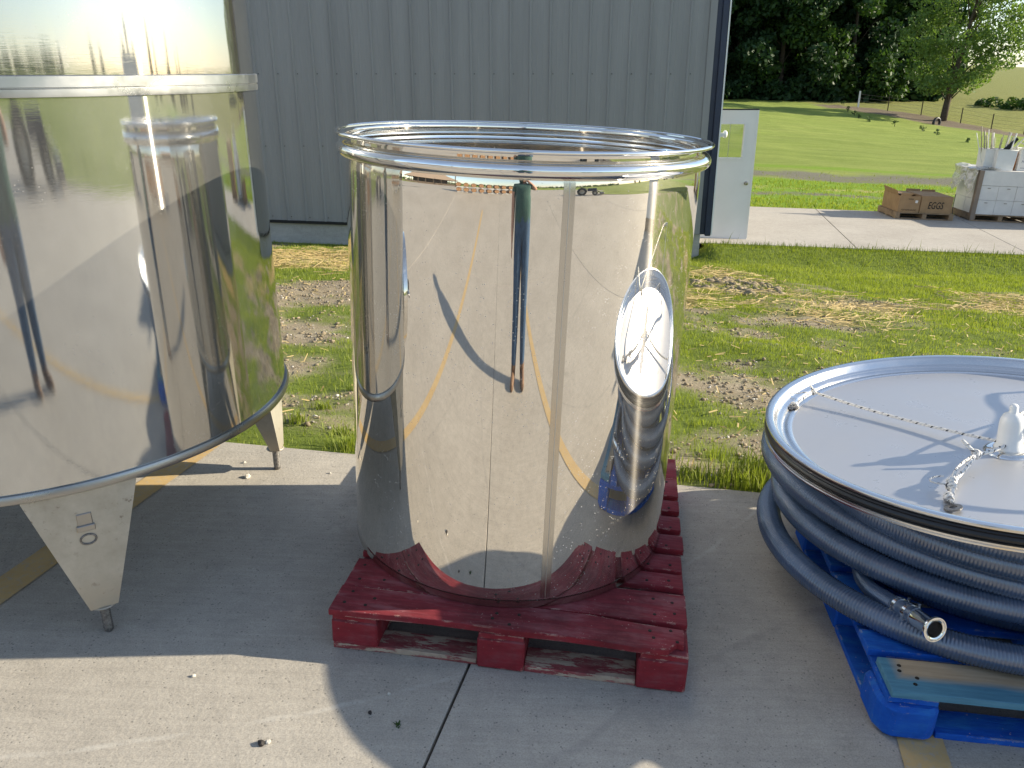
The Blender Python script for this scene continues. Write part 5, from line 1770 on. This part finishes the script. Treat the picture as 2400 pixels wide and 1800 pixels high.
yb = -.10
pv = [(0, yb, .94, (.15, .11)), (0, yb, 1.08, (.145, .11)), (0, yb, 1.24, (.165, .115)), (0, yb, 1.38, (.165, .105)), (0, yb, 1.47, .058), (0, yb + .01, 1.55, .066), (0, yb + .02, 1.63, (.080, .098)), (0, yb + .01, 1.71, (.072, .088)),
      (-.175, yb, 1.40, .066), (-.215, yb - .02, 1.27, .050), (-.235, yb - .02, 1.12, .042), (-.245, yb + .01, .98, .036), (-.25, yb + .03, .87, .027), (-.252, yb + .04, .82, (.040, .020)),
      (.175, yb, 1.40, .066), (.275, yb + .0, 1.31, .048), (.325, yb + .02, 1.27, .042), (.24, yb + .07, 1.40, .036), (.14, yb + .085, 1.53, .027), (.105, yb + .083, 1.575, (.035, .02)),
      (-.085, yb, .87, .098), (-.095, yb + .01, .68, .080), (-.10, yb + .01, .50, .060), (-.105, yb - .01, .32, .058), (-.115, yb - .01, .10, .044), (-.12, yb - .03, .045, .042), (-.14, yb + .09, .035, .036), (-.15, yb + .15, .028, .026),
      (.085, yb, .87, .098), (.095, yb + .01, .68, .080), (.10, yb + .01, .50, .060), (.105, yb - .01, .32, .058), (.115, yb - .01, .10, .044), (.12, yb - .03, .045, .042), (.14, yb + .09, .035, .036), (.15, yb + .15, .028, .026)]
pe = [(0, 1), (1, 2), (2, 3), (3, 4), (4, 5), (5, 6), (6, 7), (3, 8), (8, 9), (9, 10), (10, 11), (11, 12), (12, 13), (3, 14), (14, 15), (15, 16), (16, 17), (17, 18), (18, 19), (0, 20), (20, 21), (21, 22), (22, 23), (23, 24), (24, 25), (25, 26), (26, 27), (0, 28), (28, 29), (29, 30), (30, 31), (31, 32), (32, 33), (33, 34), (34, 35)]
def fingers(hx, hy, hz_, dirs, base):
    for k, (dx, dy, dz, l) in enumerate(dirs):
        i = len(pv)
        ox = (k - 1.5) * .016 if k < 4 else 0
        p = Vector((hx, hy, hz_)); d_ = Vector((dx, dy, dz)).normalized()
        lat = Vector((0, 1, 0)) if abs(d_.z) > .5 else Vector((0, 0, 1))
        p = p + lat * ox
        for t, r_ in ((.35, .0085), (.7, .008), (1.0, .0065)):
            q = p + d_ * l * t + Vector((0, .012 * t * t, 0))
            pv.append((q.x, q.y, q.z, r_))
        pe.append((base, i)); pe.append((i, i + 1)); pe.append((i + 1, i + 2))
fingers(-.252, yb + .04, .80, [(0, 0, -1, .085), (0, 0, -1, .095), (0, 0, -1, .09), (0, 0, -1, .07), (.3, .8, -.6, .06)], 13)
fingers(.105, yb + .083, 1.58, [(-1, .05, .2, .06), (-1, .05, .1, .065), (-1, .05, 0, .06), (-1, .05, -.1, .05), (-.7, -.2, .6, .05)], 19)
def pick(c):
    x, y, z = c
    if z < .13: return 3
    if z < .90 and abs(x) < .21: return 2
    if abs(x) < .22 and z < 1.455: return 1
    if x > 0 and abs(x) < .27 and z < 1.46 and y < yb + .05: return 1
    if x < 0 and abs(x) < .27 and z > 1.20: return 1
    return 0
skin_body(pe, pv, [M['skin'], M['shirt'], M['jeans'], M['boot']], "body", pick, per)
hr = MB().ball((0, yb - .004, 1.685), .094, 20, 12, sc=(.92, 1.08, 1.0))
hr.v = [(x, y, max(z, 1.635 if y < yb + .02 else 1.70)) for x, y, z in hr.v]
hr.build("hair", M['hair'], per, smooth=True)
MB().ball((0, yb + .112, 1.625), .016, 8, 6, sc=(.8, 1.1, 1.5)).build("nose", M['skin'], per, smooth=True)
for s in (-1, 1):
    MB().ball((s * .032, yb + .092, 1.65), .011, 8, 6).build("eye", M['ink'], per, smooth=True)
    MB().ball((s * .083, yb + .01, 1.63), .024, 8, 6, sc=(.4, .8, 1.2)).build("ear", M['skin'], per, smooth=True)
MB().box(-.022, .022, yb + .093, yb + .101, 1.583, 1.590).build("mouth", M['boot'], per)
ph = MB().box(-.074, .074, -.0045, .0045, -.038, .038).build("phone", M['black'], bevel=.003)
ph.matrix_world = Matrix.Translation((.035, -.022, CAM_H - .004)) @ Matrix.Rotation(R(-20.85), 4, 'X')
tag(ph, "black phone held up by the person mirrored in the tank", "phone")

# ------------------------------------------------------------------ things behind the camera that the tanks mirror
cask = thing("oak_barrel", "oak barrel lying on a rack behind the photographer, seen mirrored", "barrel", Matrix.Translation((0, 0, -50)), "oak barrels mirrored in the tank")
bprof = [(.27 + .055 * math.sin(math.pi * k / 10), -.44 + .88 * k / 10) for k in range(11)]
RX = Matrix.Rotation(R(90), 4, 'X')
MB().lathe([(.001, -.425)] + [(.262, -.425)] + bprof + [(.262, .425), (.001, .425)], 24, M4=RX).build("staves", M['cask'], cask, smooth=True, angle=40)
for zz in (-.40, -.30, -.17, .17, .30, .40):
    rr_ = .27 + .055 * math.sin(math.pi * (zz + .44) / .88) + .003
    MB().lathe([(rr_, zz - .018), (rr_, zz + .018)], 24, M4=RX).build("hoop", M['bolt'], cask, smooth=True)
p0, p1 = Vector((-6.9, -6.2)), Vector((-1.75, -9.6))
dirb = (p1 - p0).normalized()
yawb = math.atan2(dirb.y, dirb.x)
first = True
for k in range(8):
    c = p0 + (p1 - p0) * (k / 7)
    for lv in range(2):
        mx = Matrix.Translation((c.x, c.y, z_yard(c.x) + .45 + lv * .74)) @ Matrix.Rotation(yawb, 4, 'Z')
        if first:
            cask.matrix_world = mx; first = False
        else:
            dup(cask, mx)
rk = thing("barrel_rack", "white steel rack carrying barrels, seen mirrored in the tank", "rack", Matrix.Translation((0, 0, -50)), "barrel racks mirrored in the tank")
for yy in (-.28, .28):
    MB().box(-.62, .62, yy - .025, yy + .025, .06, .11).build("rail", M['pail'], rk)
for xx in (-.6, 0, .6):
    for yy in (-.28, .28):
        MB().box(xx - .025, xx + .025, yy - .025, yy + .025, 0, .0595).build("foot", M['pail'], rk)
first = True
for k in range(4):
    for lv in range(2):
        c = p0 + (p1 - p0) * ((2 * k + .5) / 7)
        mx = Matrix.Translation((c.x, c.y, z_yard(c.x) + .015 + lv * .74)) @ Matrix.Rotation(yawb, 4, 'Z')
        if first: rk.matrix_world = mx; first = False
        else: dup(rk, mx)
# open pavilion
pv_ = thing("pavilion", "long low open-sided pavilion across the yard, seen mirrored", "pavilion", Matrix.Translation((-36, -19.5, z_yard(-36) - .05)) @ Matrix.Rotation(R(-58), 4, 'Z'))
k = [(-13, -5, 3.0), (13, -5, 3.0), (13, 5, 3.0), (-13, 5, 3.0), (-8, 0, 5.6), (8, 0, 5.6)]
rf = MB(); rf.v = k + [(x, y, z - .15) for x, y, z in k]
rf.f = [(0, 1, 5, 4), (1, 2, 5), (2, 3, 4, 5), (3, 0, 4), (6, 10, 11, 7), (7, 11, 8), (8, 11, 10, 9), (9, 10, 6), (0, 6, 7, 1), (1, 7, 8, 2), (2, 8, 9, 3), (3, 9, 6, 0)]; rf.mi = [0] * 12
rf.build("roof", M['kraftdark'], pv_)
for x in np.linspace(-12.4, 12.4, 8):
    for y in (-4.6, 4.6):
        MB().box(x - .12, x + .12, y - .12, y + .12, 0, 2.84).build("post", M['bark'], pv_)
MB().box(-12.3, 12.3, -4.72, -4.62, 0, .9).build("low_wall", M['bark'], pv_)
MB().box(-12.3, 12.3, 4.62, 4.72, 0, .9).build("low_wall", M['bark'], pv_)
MB().box(-9, 9, -.1, .1, 0, 2.9).build("back_wall", M['bark'], pv_)
po = thing("utility_pole", "tall wooden utility pole beyond the barrels, seen mirrored", "pole", Matrix.Translation((-18, -18, z_yard(-18))))
MB().tube([(0, 0, -.3), (0, 0, 8.5)], [.16, .11], 10).build("shaft", M['bark'], po, smooth=True)
MB().box(-1.1, 1.1, -.05, .05, 7.7, 7.85).build("crossarm", M['bark'], po)
# tractor with a loader
tr = thing("tractor", "dark farm tractor parked across the yard, seen mirrored", "tractor", Matrix.Translation((9.0, -8.6, z_yard(9.0))) @ Matrix.Rotation(R(40), 4, 'Z'))
def wheel(x, y, r_, w):
    o = MB().lathe([(r_ * .55, -w / 2), (r_ * .9, -w / 2), (r_, -w * .35), (r_, w * .35), (r_ * .9, w / 2), (r_ * .55, w / 2)], 28, M4=Matrix.Translation((x, y, r_)) @ RX).build("wheel", M['black'], tr, smooth=True, angle=40)
    MB().lathe([(.001, 0), (r_ * .54, -.04), (r_ * .54, .04), (.001, .02)], 20, M4=Matrix.Translation((x, y, r_)) @ RX).build("rim", M['rod'], o)
for y in (-.75, .75):
    wheel(-1.0, y, .72, .42); wheel(.95, y * .85, .42, .26)
MB().box(-.2, 1.25, -.32, .32, .75, 1.30).build("hood", M['trim'], tr, bevel=.05)
MB().box(-1.3, -.25, -.45, .45, .62, .95).build("chassis", M['black'], tr, bevel=.03)
MB().box(-.95, -.5, -.25, .25, .96, 1.05).box(-1.02, -.95, -.25, .25, .96, 1.45).build("seat", M['black'], tr, bevel=.03)
MB().tube([(-1.2, -.5, .95), (-1.2, -.5, 1.7), (-1.2, .5, 1.7), (-1.2, .5, .95)], .035, 8).build("roll_bar", M['black'], tr)
MB().tube([(-.3, 0, 1.1), (-.45, 0, 1.35)], .02, 6).tube([(-.45 + .06 * math.cos(a) , .17 * math.sin(a), 1.36 + .1 * math.cos(a)) for a in np.linspace(0, 6.28, 16, endpoint=False)], .015, 6, closed=True).build("steering_wheel", M['black'], tr)
for y in (-.55, .55):
    MB().tube([(-.1, y, 1.2), (1.2, y, .95), (1.9, y, .35)], .05, 6).build("loader_arm", M['black'], tr)
MB().box(1.85, 2.35, -.8, .8, .10, .50).build("bucket", M['bolt'], tr, bevel=.04)
# another pallet load out on the right of the yard
s2x, s2y = 7.3, 1.25
s2 = thing("carton_stack", "second stack of white cartons right of the yard, seen mirrored", "carton stack", on_ground(s2x, s2y, .139, R(2)))
crate_pallet("wooden_pallet", "wooden pallet right of the yard under mirrored cartons", on_ground(s2x, s2y, 0, R(2)), 1.2, 1.0, "pallets on the side walk")
for lay in range(6):
    for a, b in ((.03, .60), (.61, 1.17)):
        MB().box(a, b, .03, .97, lay * .32, lay * .32 + .315).build("carton", M['carton'], s2, bevel=.004)
for k in range(6):
    MB().tube([(.2 + .13 * k, .5, 1.93), (.2 + .15 * k, .48, 2.20 + .06 * (k % 3))], .02, 6).build("stake", M['rod'], s2)

s3x, s3y = 11.5, 16.72  # load added out of frame for its shadow across the side walk
w3 = Matrix.Translation((s3x, s3y, z_walk(s3x))) @ Matrix.Rotation(math.atan(0.0372), 4, 'Y')
crate_pallet("wooden_pallet", "wooden pallet under the out-of-frame cartons added for their shadow", w3, 1.2, 1.05, "pallets on the side walk")
s3 = thing("carton_stack", "out-of-frame stack of brown cartons added to shade the side walk", "carton stack", w3 @ Matrix.Translation((0, 0, .139)))
for lay in range(4):
    for a, b in ((.03, .60), (.61, 1.17)):
        MB().box(a, b, .03, 1.02, lay * .32, lay * .32 + .315).build("carton", M['kraft'], s3, bevel=.004)

# far belts of trees behind the camera and to the right
def belt(n, fpos, hr_, seed, label, name, m, cone=False):
    g = random.Random(seed)
    for i in range(n):
        x, y = fpos(i, g)
        h = g.uniform(*hr_)
        z = z_land(x, y) - .2
        if cone:
            r_ = thing(name, label, "tree", Matrix.Translation((x, y, z)), "conifers on the hill at the right")
            MB().tube([(0, 0, -.3), (0, 0, h * .9)], [.22, .05], 6).build("trunk", M['bark'], r_)
            cs = [(g.uniform(-1, 1) * h * .13 * (1 - t), g.uniform(-1, 1) * h * .13 * (1 - t), h * t) for t in np.linspace(.08, .99, 26)]
            V, F = leaf_cloud(cs, [h * (.13 * (1 - t) + .02) for t in np.linspace(.08, .99, 26)], 1500, .28, seed * 50 + i)
            fast_mesh("crown", V, F, m, r_)
        else:
            tree(name, label, x, y, z, h, h * .36, 26, 1900, .5, m, seed * 50 + i, "far trees mirrored in the tanks", trunk=.25, low=.05)
belt(7, lambda i, g: (112 + g.uniform(-8, 10), 4 + i * 9 + g.uniform(-3, 3)), (5, 9), 3, "pointed conifer on the hill at the right, seen mirrored", "conifer_tree", M['leaf_con'], True)
belt(12, lambda i, g: (118 + g.uniform(-6, 14), -130 + i * 17 + g.uniform(-6, 6)), (3.0, 4.8), 4, "rounded tree on the hill at the right, seen mirrored", "hedgerow_tree", M['leaf_wood'])
cs, rs = [], []
for k in range(900):
    a = R(random.uniform(150, 330)); d = random.uniform(120, 165)
    x, y = d * math.cos(a), d * math.sin(a)
    cs.append((x, y, z_land(x, y) + random.uniform(-.5, 2.8))); rs.append(random.uniform(.9, 1.8))
V, F = leaf_cloud(cs, rs, 46000, .45, 123)
fast_mesh("treeline", V, F, M['leaf_wood'], kind="stuff")
